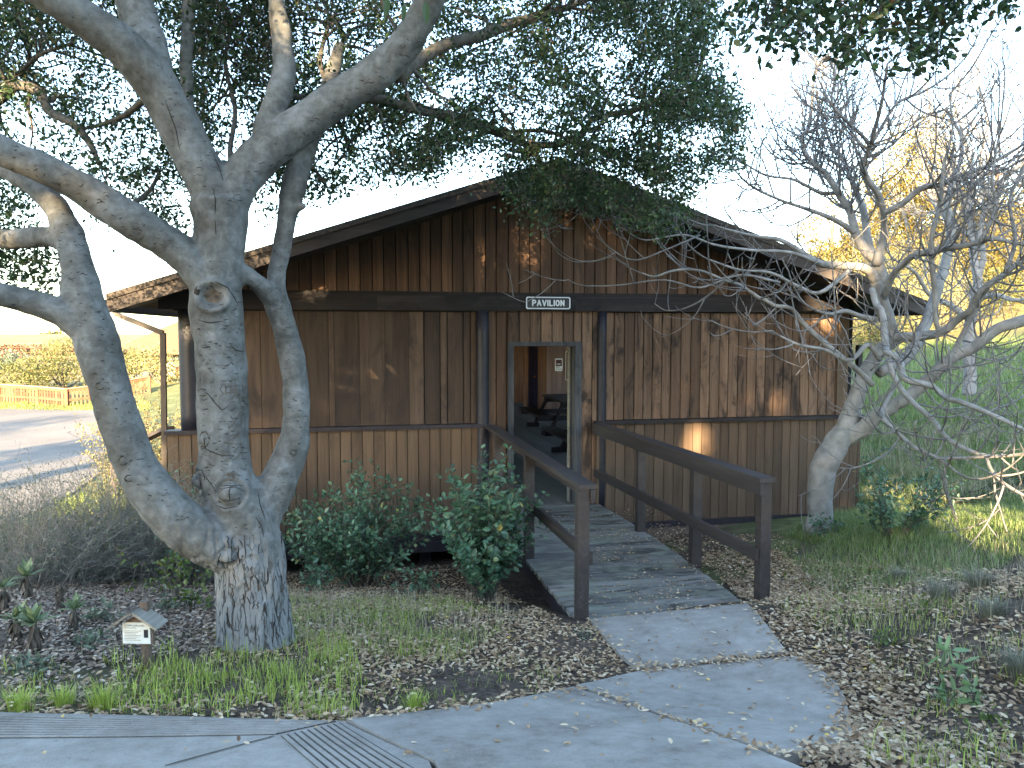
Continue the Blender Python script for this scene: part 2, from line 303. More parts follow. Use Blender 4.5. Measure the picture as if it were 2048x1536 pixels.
M['glass']=plain('window_glass',(.05,.065,.075),(.08,.10,.11),1,.15,.0)
# ------------------------------------------------ terrain height
_cp=[]
def cpx(x,y,d): _cp.append(atd(x,y,d))
def cpw(x,y,z): _cp.append(np.array([x,y,z],float))
for q in [(507,1285,4.9),(285,1340,4.25),(0,1440,3.47),(690,1450,3.58),(1180,1385,4.37),(1280,1350,4.75),(1195,1246,5.9),(1500,1216,5.93),(0,1536,3.0),(1024,1536,3.0),(1700,1536,2.9),
          (2048,1350,3.75),(1905,1415,3.7),(2048,1150,5.3),(1700,1200,6.0),(1750,1080,8.0),(1635,1045,9.6),(2048,1000,9.5),(2048,850,13),(2048,700,22),(1750,760,20),(1740,830,16.5),(1900,690,26),(1900,600,36),(1800,540,50),(2048,600,36),(2300,600,30),
          (2300,850,11),(2300,1100,5),(600,1150,9.2),(760,1180,8.0),(960,1200,7.25),(300,1170,7.6),(0,1180,6.5),(140,1060,11.5),(0,1040,15),(225,1000,15.5),(0,900,24.5),(200,860,29),(0,815,38),(150,812,39.5),(-300,815,38),(-400,1000,16),(-300,1200,6.0),(-250,1400,3.6),(0,716,75),(165,717,75),(0,690,140),(330,760,45),(450,745,48)]: cpx(*q)
for q in [(0,0,.62),(-4,0,.6),(4,0,.85),(0,-6,.7),(-8,-6,.5),(8,-4,1.6),(12,2,2.2),(-14,4,-.3),(-20,-10,.2),(0,-20,1),(20,-10,3.5),(2.4,7.3,-.5),(2.4,8.8,-.6),(2.3,12,-.7),(2.3,20,-.8),(-2,14,-1.1),(6.6,14,-.2),(6.8,10.2,-.35),(6.8,20,.3),(0,30,-.9),(0,60,-.5),(-30,140,.3),(30,90,6),(60,60,14),(-60,60,-1.2),(40,20,8),(100,100,20),(-80,0,-.5),(0,-80,2)]: cpw(*q)
_P=np.array(_cp); _c2=1.2**2
def _phi(a,b): return np.sqrt(((a[:,None]-b[None])**2).sum(-1)+_c2)
_A=_phi(_P[:,:2],_P[:,:2]); _n_=len(_P); _K=np.zeros((_n_+1,_n_+1)); _K[:_n_,:_n_]=_A-1e-3*np.eye(_n_); _K[:_n_,_n_]=1; _K[_n_,:_n_]=1
_w=np.linalg.solve(_K,np.append(_P[:,2],0))
def G(x,y):
    x=np.atleast_1d(np.asarray(x,float)); y=np.atleast_1d(np.asarray(y,float)); sh=np.broadcast(x,y).shape
    p=np.stack(np.broadcast_arrays(x,y),-1).reshape(-1,2); z=np.empty(len(p))
    for i in range(0,len(p),20000): z[i:i+20000]=_phi(p[i:i+20000],_P[:,:2])@_w[:-1]+_w[-1]
    r=np.hypot(p[:,0],p[:,1]); k=np.clip((r-110)/120,0,1); k=k*k*(3-2*k)
    right=np.clip((p[:,0]-10)/30,0,1)
    far=(1.35+6*right)*np.clip(1-(r-420)/500,0,1)-12*np.clip((r-420)/300,0,1)
    z=z*(1-k)+far*k
    return z.reshape(sh)
def g1(x,y): return float(G(x,y)[0])
def ong(px,py):
    """point where the line of sight through a pixel meets the ground"""
    r=ray(px,py); ds=np.concatenate([np.arange(1.5,12,.03),np.arange(12,60,.15),np.arange(60,400,2)]); p=CAM+ds[:,None]*r
    h=p[:,2]-G(p[:,0],p[:,1]); i=int(np.argmax(h<0))
    if h[i]>=0: i=len(ds)-1
    if i>0:
        a=h[i-1]/(h[i-1]-h[i]+1e-9); d=ds[i-1]+a*(ds[i]-ds[i-1])
    else: d=ds[0]
    q=CAM+d*r; q[2]=g1(q[0],q[1]); return q
def inpoly(x,y,poly):
    poly=np.asarray(poly,float); r=np.zeros(np.shape(x),bool); j=len(poly)-1
    for i in range(len(poly)):
        xi,yi=poly[i]; xj,yj=poly[j]
        r^=((yi>y)!=(yj>y))&(x<(xj-xi)*(y-yi)/(yj-yi+1e-12)+xi); j=i
    return r
def smoothstep(a,b,x):
    t=np.clip((x-a)/(b-a),0,1); return t*t*(3-2*t)
# ------------------------------------------------ ground sheet
def axis(lo,hi,fine,far):
    a=list(np.arange(lo,hi+1e-6,fine)); s=fine; 
    while a[-1]<far: s*=1.18; a.append(a[-1]+s)
    s=fine
    while a[0]>-far: s*=1.18; a.insert(0,a[0]-s)
    return np.array(a)
gx=axis(-9,12,.16,3000); gy=axis(-1,24,.16,3000); X,Y=np.meshgrid(gx,gy,indexing='ij'); Z=G(X,Y)
near=np.exp(-((X-1)**2+(Y-6)**2)/400)
rough=np.array([mnoise.noise((x*1.7,y*1.7,0)) for x,y in zip(X.ravel(),Y.ravel())]).reshape(X.shape)
keep=(np.hypot(X,Y)<60)&~((X>-2.6)&(X<7)&(Y>9)); Z=Z+np.where(keep,.035*rough,0)
mb=MB(); ni,nj=X.shape; i,j=np.meshgrid(np.arange(ni-1),np.arange(nj-1),indexing='ij'); a=i*nj+j
mb.add(np.stack([X,Y,Z],-1).reshape(-1,3),np.stack([a,a+nj,a+nj+1,a+1],-1).reshape(-1,4))
ground_o=mb.build('ground',M['ground'],smooth=True); tag(ground_o,kind='structure')
pxx,pyy,dd=topx(np.stack([X,Y,Z],-1))
green=np.zeros(X.shape)
green=np.maximum(green,smoothstep(3.6,5.2,X-.15*(Y-6)+.6*rough)*smoothstep(6.0,8.2,Y+.8*rough)*.95)
green=np.maximum(green,.6*smoothstep(2.7,3.6,X)*smoothstep(4.5,6.0,Y)*(rough>.1))
green=np.maximum(green,.3*((X<-.9)&(X>-2.6)&(Y>3.6)&(Y<4.6)))
green=np.where((X<-5)&(Y>10.5),.8,green)
gold=smoothstep(44,60,Y-.2*X)*(X<20)+smoothstep(20,26,Y+.0*X)*(X>5)
gold=np.clip(gold,0,1)
for nm,arr in (('green',green),('gold',gold)):
    at=ground_o.data.attributes.new(nm,'FLOAT','POINT'); at.data.foreach_set('value',arr.astype(np.float32).ravel())
mb=MB(); s=9000.; mb.add([(-s,380,-9.5),(s,380,-9.5),(s,9000,-9.5),(-s,9000,-9.5)],[(0,1,2,3)]); tag(mb.build('water',M['water']),kind='structure')
# ------------------------------------------------ draped slabs
def drape(name,poly2,off,mat,step=.12,skirt=.12,parent=None):
    pts=[]; P=[np.array(p,float) for p in poly2]
    for a,b in zip(P,P[1:]+P[:1]):
        n=max(1,int(np.linalg.norm(b-a)/step))
        for k in range(n): pts.append(a+(b-a)*k/n)
    nb=len(pts); B=np.array(pts); lo=B.min(0); hi=B.max(0)
    gxs,gys=np.meshgrid(np.arange(lo[0],hi[0],step),np.arange(lo[1],hi[1],step)); q=np.stack([gxs.ravel(),gys.ravel()],-1)
    q=q[inpoly(q[:,0],q[:,1],B)]
    if len(q): 
        dm=np.array([np.min(((B-x)**2).sum(1)) for x in q]); q=q[dm>(step*.45)**2]
    allp=[Vector(p) for p in np.vstack([B,q])]
    v,e,f,_,_,_=delaunay_2d_cdt(allp,[(k,(k+1)%nb) for k in range(nb)],[],1,1e-5)
    v=np.array([tuple(p) for p in v]); z=G(v[:,0],v[:,1])+off
    mb=MB(); mb.add(np.column_stack([v,z]),tris=[t for t in f if len(t)==3])
    zb=G(B[:,0],B[:,1])+off
    top=np.column_stack([B,zb]); bot=top.copy(); bot[:,2]-=skirt; k=np.arange(nb)
    mb.add(np.vstack([top,bot]),np.stack([k,nb+k,nb+(k+1)%nb,(k+1)%nb],-1))
    o=mb.build(name,mat,parent); 
    import bmesh
    bm=bmesh.new(); bm.from_mesh(o.data); bmesh.ops.recalc_face_normals(bm,faces=bm.faces[:]); bm.to_mesh(o.data); bm.free()
    return o
def gp(l): return [ong(x,y)[:2] for x,y in l]
# ------------------------------------------------ paths and drive
S1=[(1181,1247),(1240,1241),(1330,1232),(1420,1223),(1493,1215),(1528,1252),(1556,1290),(1572,1312),(1500,1324),(1400,1336),(1276,1347),(1240,1318),(1208,1282)]
S2a=[(1278,1354),(1400,1342),(1500,1331),(1592,1324),(1640,1350),(1672,1378),(1690,1410),(1700,1450),(1705,1500),(1560,1530),(1400,1468),(1262,1420),(1152,1383),(1230,1365)]
S2b=[(692,1452),(760,1447),(870,1434),(1000,1417),(1080,1401),(1146,1386),(1258,1423),(1396,1471),(1552,1533),(1700,1600),(1800,1760),(1000,1900),(870,1540)]
S3=[(684,1454),(560,1451),(400,1446),(200,1441),(0,1437),(-260,1430),(-300,1900),(980,1900),(858,1536)]
path_root=thing('path','pale grey concrete footpath of slabs with grooved bands leading to the boardwalk','footpath',ong(1300,1450)); path_root['kind']='structure'
for k,(p,off) in enumerate([(S1,.035),(S2a,.04),(S2b,.038),(S3,.03)]):
    drape('slab',gp(p),off,M['concrete'],.08,.14,path_root)
def band(a0,a1,b0,b1,n,off=.0335):
    """grooved band: dirt-filled base between two edges, with raised ribs; a0-a1 first edge pixels, b0-b1 last edge"""
    A0,A1,B0,B1=[np.array(v) for v in gp([a0,a1,b0,b1])]
    drape('groove_base',[A0,A1,B1,B0],off,M['groove'],.08,.01,path_root)
    mb=MB()
    for k in range(n):
        f0=(k+.32)/n; f1=(k+.94)/n; m=30; t=np.linspace(0,1,m)[:,None]
        p=(A0+(B0-A0)*f0)*(1-t)+(A1+(B1-A1)*f0)*t; q=(A0+(B0-A0)*f1)*(1-t)+(A1+(B1-A1)*f1)*t
        z0=G(p[:,0],p[:,1])+off+.0035; z1=G(q[:,0],q[:,1])+off+.0035
        P=np.column_stack([p,z0]); Q=np.column_stack([q,z1]); R=P-[0,0,.006]; S_=Q-[0,0,.006]; i=np.arange(m-1)
        mb.add(np.vstack([P,Q,R,S_]),np.vstack([np.stack([i,i+m,i+m+1,i+1],-1)[:,::-1],np.stack([i,i+1,i+1+2*m,i+2*m],-1)[:,::-1],np.stack([i+m,i+1+m,i+1+3*m,i+3*m],-1)]))
    mb.build('groove_rib',M['concrete'],path_root)
band((-250,1433),(672,1456),(-250,1492),(552,1483),9)
band((680,1459),(905,1600),(562,1486),(690,1600),9)
def seam(a,b,w=.006,off=.038):
    A,B=[np.array(v) for v in gp([a,b])]; t=np.linspace(0,1,30)[:,None]; c=A+(B-A)*t; d=(B-A)/np.linalg.norm(B-A); n=np.array([-d[1],d[0]])*w
    mb=MB(); L=np.vstack([c+n,c-n]); z=G(L[:,0],L[:,1])+off; i=np.arange(29); mb.add(np.column_stack([L,z]),np.stack([i,i+1,i+31,i+30],-1)); mb.build('joint',M['groove'],path_root)
seam((548,1487),(330,1548),.005,.0345)
# gravel drive
lot=[ong(a,b)[:2] for a,b in [(-700,817),(-300,818),(-100,818),(60,819),(135,822),(215,820),(225,846),(222,870),(213,905),(196,950),(150,985),(100,1010),(60,1030),(-60,1062),(-400,1085),(-900,1040)]]
tag(drape('parking_lot',lot,.03,M['asphalt'],.8,.1),kind='structure')
# ------------------------------------------------ pavilion
XL,XR=-2.22,6.86; AX=2.30; EZ=2.62; RZ=4.22; HALF=4.86; YF=9.53; YG=8.72; YB=24.0
SL=(RZ-EZ)/HALF
pav=thing('pavilion','long brown board-clad wooden pavilion with a low gabled roof and open doorway','pavilion',(AX,YF,0))
def boards(name,x0,x1,z0,z1,y,wid,mat,th=.02,gap=.011,top=None,jit=.004):
    """vertical boards on the front plane y; top(x) may give a sloping head"""
    mb=MB(); x=x0
    while x<x1-.01:
        w=min(wid*rng.uniform(.93,1.07) if np.isscalar(wid) else wid[rng.integers(len(wid))],x1-x); a,b=x+gap/2,x+w-gap/2; j=rng.uniform(0,jit)
        ta=top(a) if top else z1; tb=top(b) if top else z1; f=y-j; e=.004
        v=[(a,f+e,z0),(a+e,f,z0),(b-e,f,z0),(b,f+e,z0),(b,y+th,z0),(a,y+th,z0),(a,f+e,ta),(a+e,f,ta),(b-e,f,tb),(b,f+e,tb),(b,y+th,tb),(a,y+th,ta)]
        mb.add(v,quads=[(k,(k+1)%6,(k+1)%6+6,k+6) for k in range(6)]+[(6,7,8,9),(6,9,10,11)],tint=rng.uniform(0,1)); x+=w
    return mb.build(name,mat,pav)
roofz=lambda x: RZ-SL*abs(x-AX)-.13
def wallbox(name,lo,hi,mat,tint=.5):
    mb=MB(); mb.box(lo,hi,tint); return mb.build(name,mat,pav)
# gable
boards('gable_wall',XL+.1,XR-.15,2.74,0,9.565,.143,M['siding'],top=roofz)
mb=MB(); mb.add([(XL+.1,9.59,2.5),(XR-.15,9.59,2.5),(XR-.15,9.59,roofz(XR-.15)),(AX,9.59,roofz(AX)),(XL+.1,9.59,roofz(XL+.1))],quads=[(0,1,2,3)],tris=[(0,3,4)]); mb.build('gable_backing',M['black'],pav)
# upper walls
boards('wall',-1.80,-.30,1.10,2.515,9.60,[.30,.34,.15],M['panel'],gap=.003)
boards('wall',-.30,.78,1.10,2.515,9.60,[.36,.30,.22,.26],M['panel'],gap=.0015)
boards('wall',.785,1.46,1.10,2.515,9.595,[.09,.20,.21,.14],M['panel'])
boards('wall',3.13,6.50,1.10,2.515,9.60,.134,M['siding_mold'])
boards('wall',1.56,1.845,.0,2.515,9.585,.13,M['siding'])
boards('wall',1.845,2.815,2.125,2.515,9.585,.15,M['siding_mold'])
boards('wall',2.815,3.06,.0,2.515,9.585,.14,M['siding_mold'])
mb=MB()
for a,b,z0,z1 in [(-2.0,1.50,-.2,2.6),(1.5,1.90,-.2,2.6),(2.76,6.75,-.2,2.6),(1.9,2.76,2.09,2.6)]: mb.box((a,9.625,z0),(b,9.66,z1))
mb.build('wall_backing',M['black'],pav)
# low wall, rails and skirts
boards('low_wall',XL,1.575,-.262,1.05,9.53,.132,M['siding_low'],gap=.0065)
boards('low_wall',3.005,XR,-.262,1.05,9.53,.132,M['siding_low'],gap=.0065)
def rail(name,a,b,z0,z1,y0,y1,mat):
    mb=MB(); xs=[a]
    while xs[-1]<b: xs.append(min(b,xs[-1]+rng.uniform(2.4,3.4)))
    for p,q in zip(xs,xs[1:]): mb.box((p+.001,y0-rng.uniform(0,.003),z0),(q-.001,y1,z1+rng.uniform(0,.003)),rng.uniform(.2,.8))
    return mb.build(name,mat,pav)
rail('sill_cap',XL-.02,1.60,1.052,1.098,9.475,9.64,M['darkwood']); rail('sill_cap',2.98,XR+.02,1.052,1.096,9.475,9.64,M['siding_low'] if 0 else M['beam'])
rail('beam',XL-.05,6.62,2.515,2.70,9.52,9.60,M['beam']); rail('beam_trim',XL-.05,6.62,2.702,2.745,9.535,9.60,M['beam'])
rail('skirt_board',XL,1.60,-.37,-.266,9.50,9.55,M['darkwood']); rail('skirt_board',XL,1.60,-.50,-.374,9.485,9.55,M['darkwood'])
rail('skirt_board',3.0,XR,-.345,-.266,9.51,9.55,M['darkwood']); rail('skirt_board',3.0,XR,-.50,-.35,9.48,9.55,M['postwood'])
# columns
def column(x,y,r,z0,z1,name='column'):
    mb=MB(); zz=np.linspace(z0,z1,9); mb.tube([(x,y,z) for z in zz],r,18); return mb.build(name,M['column'],pav,smooth=True)
column(-1.95,9.64,.135,1.1,2.515); column(1.515,9.56,.082,-.1,2.515); column(3.085,9.575,.062,-.1,2.515)
mb=MB(); mb.box((6.50,9.575,1.10),(6.66,9.70,2.515)); mb.build('corner_post',M['siding_low'],pav)
# door frame and the open door leaf
mb=MB(); mb.box((1.840,9.545,0),(1.912,9.70,2.128)); mb.box((2.722,9.545,0),(2.81,9.70,2.128),.8); mb.box((1.913,9.548,2.070),(2.721,9.70,2.126),.6); mb.build('door_frame',M['frame'],pav)
mb=MB(); mb.box((2.702,9.702,.01),(2.722,9.86,2.06),.6); leaf=mb.build('door_jamb',M['frame'],pav)
mb=MB(); mb.box((2.686,9.72,.01),(2.7015,9.80,2.06),.6); mb.build('door_stop',M['greywood'],leaf,base=(AX,YF,0)).location=(0,0,0)
# floor, inner walls, ceiling
mb=MB(); x=XL+.1
while x<XR-.1: mb.box((x+.003,9.56,-.045),(x+.137,YB,-.004-rng.uniform(0,.003)),rng.uniform(0,1)); x+=.14
mb.build('floor',M['floor'],pav)
mb=MB(); mb.box((1.90,9.50,-.02),(2.76,9.60,.004)); mb.build('threshold',M['deck'],pav)
P1=atd(1047,819,22.3); P2=atd(1093,827,21.2); P2[2]=P1[2]=0
def inner(name,A,B,wid,mat,z0,z1,th=.03):
    A=np.array(A,float); B=np.array(B,float); d=B-A; L=np.linalg.norm(d); d/=L; n=np.cross(d,[0,0,1]); mb=MB(); s=0
    while s<L-.01:
        w=min(wid,L-s); mb.box((s+.003,-rng.uniform(0,.003),z0),(s+w-.003,th,z1),rng.uniform(0,1),M=np.stack([d,-n,[0,0,1]],1),o=A); s+=w
    return mb.build(name,mat,pav)
P3=np.array([XR-.12,P2[1]-.1,0])
inner('inner_wall',P1,P2,.11,M['inwall'],0,3.6); inner('inner_wall',P2,P3,.145,M['inwall'],0,3.6)
d_=(P2-P1)/np.linalg.norm(P2-P1); n_=np.cross(d_,[0,0,1]); Dm=np.stack([d_,-n_,[0,0,1]],1)
mb=MB(); mb.box((.36,-.05,.02),(.80,-.006,2.08),M=Dm,o=P1); dr=mb.build('inner_door',M['bluedoor'],pav)
mb=MB()
for a,b in ((.20,.62),(.72,1.1),(1.2,1.95)):
    for u0,u1 in ((.41,.56),(.60,.75)): mb.box((u0,-.062,a),(u1,-.051,b),M=Dm,o=P1)
q=mb.build('door_panel',M['bluedoor'],dr,base=(AX,YF,0)); mb=MB(); mb.tube([P1+d_*.76+n_*.06+np.array([0,0,1.0]),P1+d_*.76+n_*.12+np.array([0,0,1.0])],.025,8); mb.build('handle',M['rust'],dr,base=(AX,YF,0))
wallbox('side_wall',(XL+.02,9.67,-.3),(XL+.10,16,1.05),M['siding']); wallbox('side_wall',(XL+.02,16.002,-.3),(XL+.10,YB,2.6),M['siding']); wallbox('side_wall',(XR-.10,9.67,-.3),(XR-.02,YB,1.05),M['siding']); wallbox('rear_wall',(XL+.1,YB-.06,0),(XR-.1,YB,3.9),M['siding'])
for y in (12.5,16,19.5,22.8):
    for x in (XR-.16,XL+.0) if y<16 else (XR-.16,):
        mb=MB(); mb.box((x,y,1.05),(x+.12,y+.12,2.6)); mb.build('side_post',M['darkwood'],pav)
wallbox('side_beam',(XR-.17,9.7,2.52),(XR-.03,YB,2.62),M['darkwood'])
# roof
def slope(s,y0,y1,up,th,xi=0.0,xo=HALF):
    """a slab parallel to one roof plane"""
    a=(AX+s*xi,RZ-SL*xi+up); b=(AX+s*xo,RZ-SL*xo+up); return [(a[0],y0,a[1]),(b[0],y0,b[1]),(b[0],y1,b[1]),(a[0],y1,a[1])],th
mb=MB()
for s in (-1,1):
    t,th=slope(s,YG+.045,YB+.3,.0,.07); lo=[(x,y,z-.075) for x,y,z in t]; mb.add(t+lo,quads=[(0,1,2,3),(7,6,5,4),(0,4,5,1),(1,5,6,2),(2,6,7,3)],tint=.5)
mb.build('roof',M['roof'],pav)
mb=MB()
for s in (-1,1):
    x=0.0
    while x<HALF-.02:
        w=min(.135,HALF-x); t,_=slope(s,YG+.05,9.60,-.078,.02,x+.004,x+w-.004); lo=[(p,q,r-.02) for p,q,r in t]; mb.add(t+lo,quads=[(0,1,2,3),(7,6,5,4),(0,4,5,1),(1,5,6,2),(2,6,7,3),(3,7,4,0)],tint=rng.uniform(0,1)); x+=w
mb.build('soffit',M['darkwood'],pav)
for s in (-1,1):
    mb=MB(); a,b=(AX,RZ),(AX+s*(HALF+.02),RZ-SL*(HALF+.02)); y0,y1=YG,YG+.042; h=.165
    v=[(a[0],y0,a[1]-h),(b[0],y0,b[1]-h),(b[0],y0,b[1]+.012),(a[0],y0,a[1]+.012),(a[0],y1,a[1]-h),(b[0],y1,b[1]-h),(b[0],y1,b[1]+.012),(a[0],y1,a[1]+.012)]
    mb.add(v,quads=[(0,1,2,3),(7,6,5,4),(0,4,5,1),(1,5,6,2),(2,6,7,3)],tint=.45 if s<0 else .6); mb.build('fascia',M['fascia'],pav)
    mb=MB(); y0=YG-.018; v=[(a[0],y0,a[1]-.03),(b[0],y0,b[1]-.03),(b[0],y0,b[1]+.034),(a[0],y0,a[1]+.034),(a[0],YG+.045,a[1]-.03),(b[0],YG+.045,b[1]-.03),(b[0],YG+.045,b[1]+.034),(a[0],YG+.045,a[1]+.034)]
    mb.add([(x,y if y<YG else YG-.001,z) for x,y,z in v],quads=[(0,1,2,3),(7,6,5,4),(0,4,5,1),(1,5,6,2),(2,6,7,3)],tint=.5); mb.build('drip_edge',M['roof'],pav)
    # gutter along the eave
    mb=MB(); gx_=b[0]+s*.03; mb.box((min(gx_,gx_+s*.11),YG-.03,EZ-.15),(max(gx_,gx_+s*.11),YB,EZ-.03)); mb.build('gutter',M['darkwood'],pav)
mb=MB()
pp=[atd(231,606,9.55),atd(231,628,9.55),atd(326,666,9.62),atd(331,1030,9.62)]
for a,b in zip(pp,pp[1:]): mb.beam(a,np.array(b)-(0,0,.0),.062,.062,.5,up=(0,1,0))
mb.build('downpipe',M['pipe'],pav)
qq=[aty(1719,690,9.9),aty(1719,850,9.9)]; mb=MB(); mb.box((qq[0][0]-.035,9.86,.95),(qq[0][0]+.03,9.94,qq[0][2])); mb.build('side_rail_post',M['darkwood'],pav)
for x in (-2,-.6,.8,3.3,4.9,6.5):
    mb=MB(); mb.box((x-.07,9.77,-1.3),(x+.07,9.90,-.2)); mb.build('pier',M['darkwood'],pav)
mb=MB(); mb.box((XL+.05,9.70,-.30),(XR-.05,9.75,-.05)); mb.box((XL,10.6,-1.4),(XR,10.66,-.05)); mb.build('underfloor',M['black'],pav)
# ------------------------------------------------ pavilion sign with routed letters
sg=thing('sign','dark rectangular sign with a white border reading PAVILION above the doorway','sign',(2.347,9.5,2.616))
def rrect(x0,x1,z0,z1,r,n=6):
    p=[]
    for cx,cz,a0 in ((x1-r,z1-r,0),(x0+r,z1-r,90),(x0+r,z0+r,180),(x1-r,z0+r,270)):
        for k in range(n+1): a=math.radians(a0+90*k/n); p.append((cx+r*math.cos(a),cz+r*math.sin(a)))
    return p
def platexz(mb,poly,y0,y1,tint=.5):
    n=len(poly); v=[(x,y0,z) for x,z in poly]+[(x,y1,z) for x,z in poly]+[(np.mean([p[0] for p in poly]),y0,np.mean([p[1] for p in poly]))]
    mb.add(v,quads=[((k+1)%n,k,k+n,(k+1)%n+n) for k in range(n)],tris=[(k,(k+1)%n,2*n) for k in range(n)],tint=tint)
def ringxz(mb,outer,inner,y0,y1):
    n=len(outer); v=[(x,y0,z) for x,z in outer]+[(x,y0,z) for x,z in inner]+[(x,y1,z) for x,z in outer]+[(x,y1,z) for x,z in inner]
    mb.add(v,quads=[(k,(k+1)%n,(k+1)%n+n,k+n) for k in range(n)]+[((k+1)%n,k,k+2*n,(k+1)%n+2*n) for k in range(n)]+[(k+n,(k+1)%n+n,(k+1)%n+3*n,k+3*n) for k in range(n)])
sx0,sx1,sz0,sz1=2.055,2.640,2.535,2.697
mb=MB(); platexz(mb,rrect(sx0,sx1,sz0,sz1,.03),9.492,9.515); mb.build('plate',M['signblue'],sg)
mb=MB(); ringxz(mb,rrect(sx0+.004,sx1-.004,sz0+.004,sz1-.004,.027),rrect(sx0+.018,sx1-.018,sz0+.018,sz1-.018,.018),9.487,9.493); mb.build('border',M['white'],sg)
def stroke(mb,pts,w,y0,y1,closed=False):
    pts=[np.array(p,float) for p in pts]
    if closed: pts.append(pts[0])
    for k,(a,b) in enumerate(zip(pts,pts[1:])):
        d=b-a; L=np.linalg.norm(d)
        if L<1e-9: continue
        d/=L; an=math.atan2(d[1],d[0]); poly=[(a[0]+w/2*math.cos(an+math.radians(q)),a[1]+w/2*math.sin(an+math.radians(q))) for q in range(270,89,-30)][::-1]+[(b[0]+w/2*math.cos(an+math.radians(q)),b[1]+w/2*math.sin(an+math.radians(q))) for q in range(-90,91,30)][::1]
        poly=[(a[0]+w/2*math.cos(an+math.radians(q)),a[1]+w/2*math.sin(an+math.radians(q))) for q in range(90,271,30)]+[(b[0]+w/2*math.cos(an+math.radians(q)),b[1]+w/2*math.sin(an+math.radians(q))) for q in range(-90,91,30)]
        platexz(mb,poly,y0-.0002*(k%3),y1)
arc=lambda cx,cz,rx,rz,a0,a1,n=8:[(cx+rx*math.cos(math.radians(a0+(a1-a0)*k/n)),cz+rz*math.sin(math.radians(a0+(a1-a0)*k/n))) for k in range(n+1)]
glyph={'P':[[(0,0),(0,1),(.35,1)]+arc(.35,.74,.27,.26,90,-90)+[(0,.48)]],'A':[[(0,0),(.36,1),(.72,0)],[(.14,.34),(.58,.34)]],'V':[[(0,1),(.36,0),(.72,1)]],'I':[[(0,0),(0,1)]],'L':[[(0,1),(0,0),(.55,0)]],'O':[arc(.32,.68,.32,.32,0,180)+arc(.32,.32,.32,.32,180,360)+[(.64,.68)]],'N':[[(0,0),(0,1),(.64,0),(.64,1)]]}
wid={'P':.62,'A':.72,'V':.72,'I':0,'L':.55,'O':.64,'N':.64}
h=.064; ttl='PAVILION'; gap=.42; tw=sum(wid[c] for c in ttl)+gap*(len(ttl)-1); sc=min(h,.405/tw); cx=2.3475-tw*sc/2; mb=MB()
for c in ttl:
    for st in glyph[c]: stroke(mb,[(cx+x*sc,2.616-h/2+z*h) for x,z in st],.0165,9.4865,9.493)
    cx+=(wid[c]+gap)*sc
mb.build('lettering',M['white'],sg)
# notices indoors on the far wall
yb=P2[1]-.06
a=aty(1110,717,yb); b=aty(1125,742,yb)
ns=thing('notice','small white notice with a black cigarette symbol on the inner wall','notice',((a[0]+b[0])/2,yb,b[2]))
mb=MB(); platexz(mb,rrect(a[0],b[0],b[2],a[2],.03),yb-.012,yb); mb.build('plate',M['white'],ns)
w_,h_=b[0]-a[0],a[2]-b[2]
mb=MB(); platexz(mb,[(a[0]+.02,b[2]+h_*.40),(b[0]-.02,b[2]+h_*.40),(b[0]-.02,a[2]-.03),(a[0]+.02,a[2]-.03)],yb-.016,yb-.0125); mb.build('symbol_field',M['signblue'],ns)
mb=MB(); platexz(mb,[(a[0]+.03,b[2]+h_*.53),(b[0]-.06,b[2]+h_*.53),(b[0]-.06,b[2]+h_*.59),(a[0]+.03,b[2]+h_*.59)],yb-.019,yb-.0165); mb.build('cigarette',M['white'],ns)
mb=MB(); cxx,czz=(a[0]+b[0])/2,b[2]+h_*.68; ringxz(mb,arc(cxx,czz,w_*.36,w_*.36,0,337.5,15),arc(cxx,czz,w_*.29,w_*.29,0,337.5,15),yb-.022,yb-.0195); mb.build('ban_ring',M['red'],ns)
def text(s,size,loc,mat,parent,rotz=0,align='LEFT',name='lettering'):
    cu=bpy.data.curves.new(name,'FONT'); cu.body=s; cu.size=size; cu.align_x=align; cu.extrude=.0006; o=bpy.data.objects.new(name,cu); C.objects.link(o)
    o.rotation_euler=(math.pi/2,0,rotz); o.location=loc; bpy.context.view_layer.update()
    me=bpy.data.meshes.new_from_object(o.evaluated_get(bpy.context.evaluated_depsgraph_get())); mw=o.matrix_world.copy(); me.transform(mw); me.transform(__import__('mathutils').Matrix.Translation(-parent.location)); bpy.data.objects.remove(o)
    me.materials.clear(); me.materials.append(mat); q=bpy.data.objects.new(name,me); C.objects.link(q); q.parent=parent; return q
text('No',.075,(a[0]+.03,yb-.014,b[2]+h_*.25),M['ink'],ns); text('Smoking',.062,(a[0]+.03,yb-.014,b[2]+h_*.10),M['ink'],ns)
a=aty(1130,702,yb); b=np.array([a[0]+.55,yb,aty(1130,761,yb)[2]])
nb=thing('notice_board','tall brown information sign with a cream border on the inner wall','sign',((a[0]+b[0])/2,yb,b[2]))
mb=MB(); platexz(mb,rrect(a[0],b[0],b[2],a[2],.04),yb-.014,yb); mb.build('plate',M['signbrown'],nb)
mb=MB(); ringxz(mb,rrect(a[0]+.004,b[0]-.004,b[2]+.004,a[2]-.004,.038),rrect(a[0]+.028,b[0]-.028,b[2]+.028,a[2]-.028,.02),yb-.018,yb-.0145); mb.build('border',M['cream'],nb)
mb=MB()
for k in range(9):
    z=a[2]-.10-.075*k; wl=.34 if k in (0,2,4) else .40-.04*(k%3); mb.box((a[0]+.07,yb-.017,z-.012-.012*(k in (0,2))),(a[0]+.07+wl,yb-.0145,z))
mb.build('printed_text',M['pale_rail'],nb)
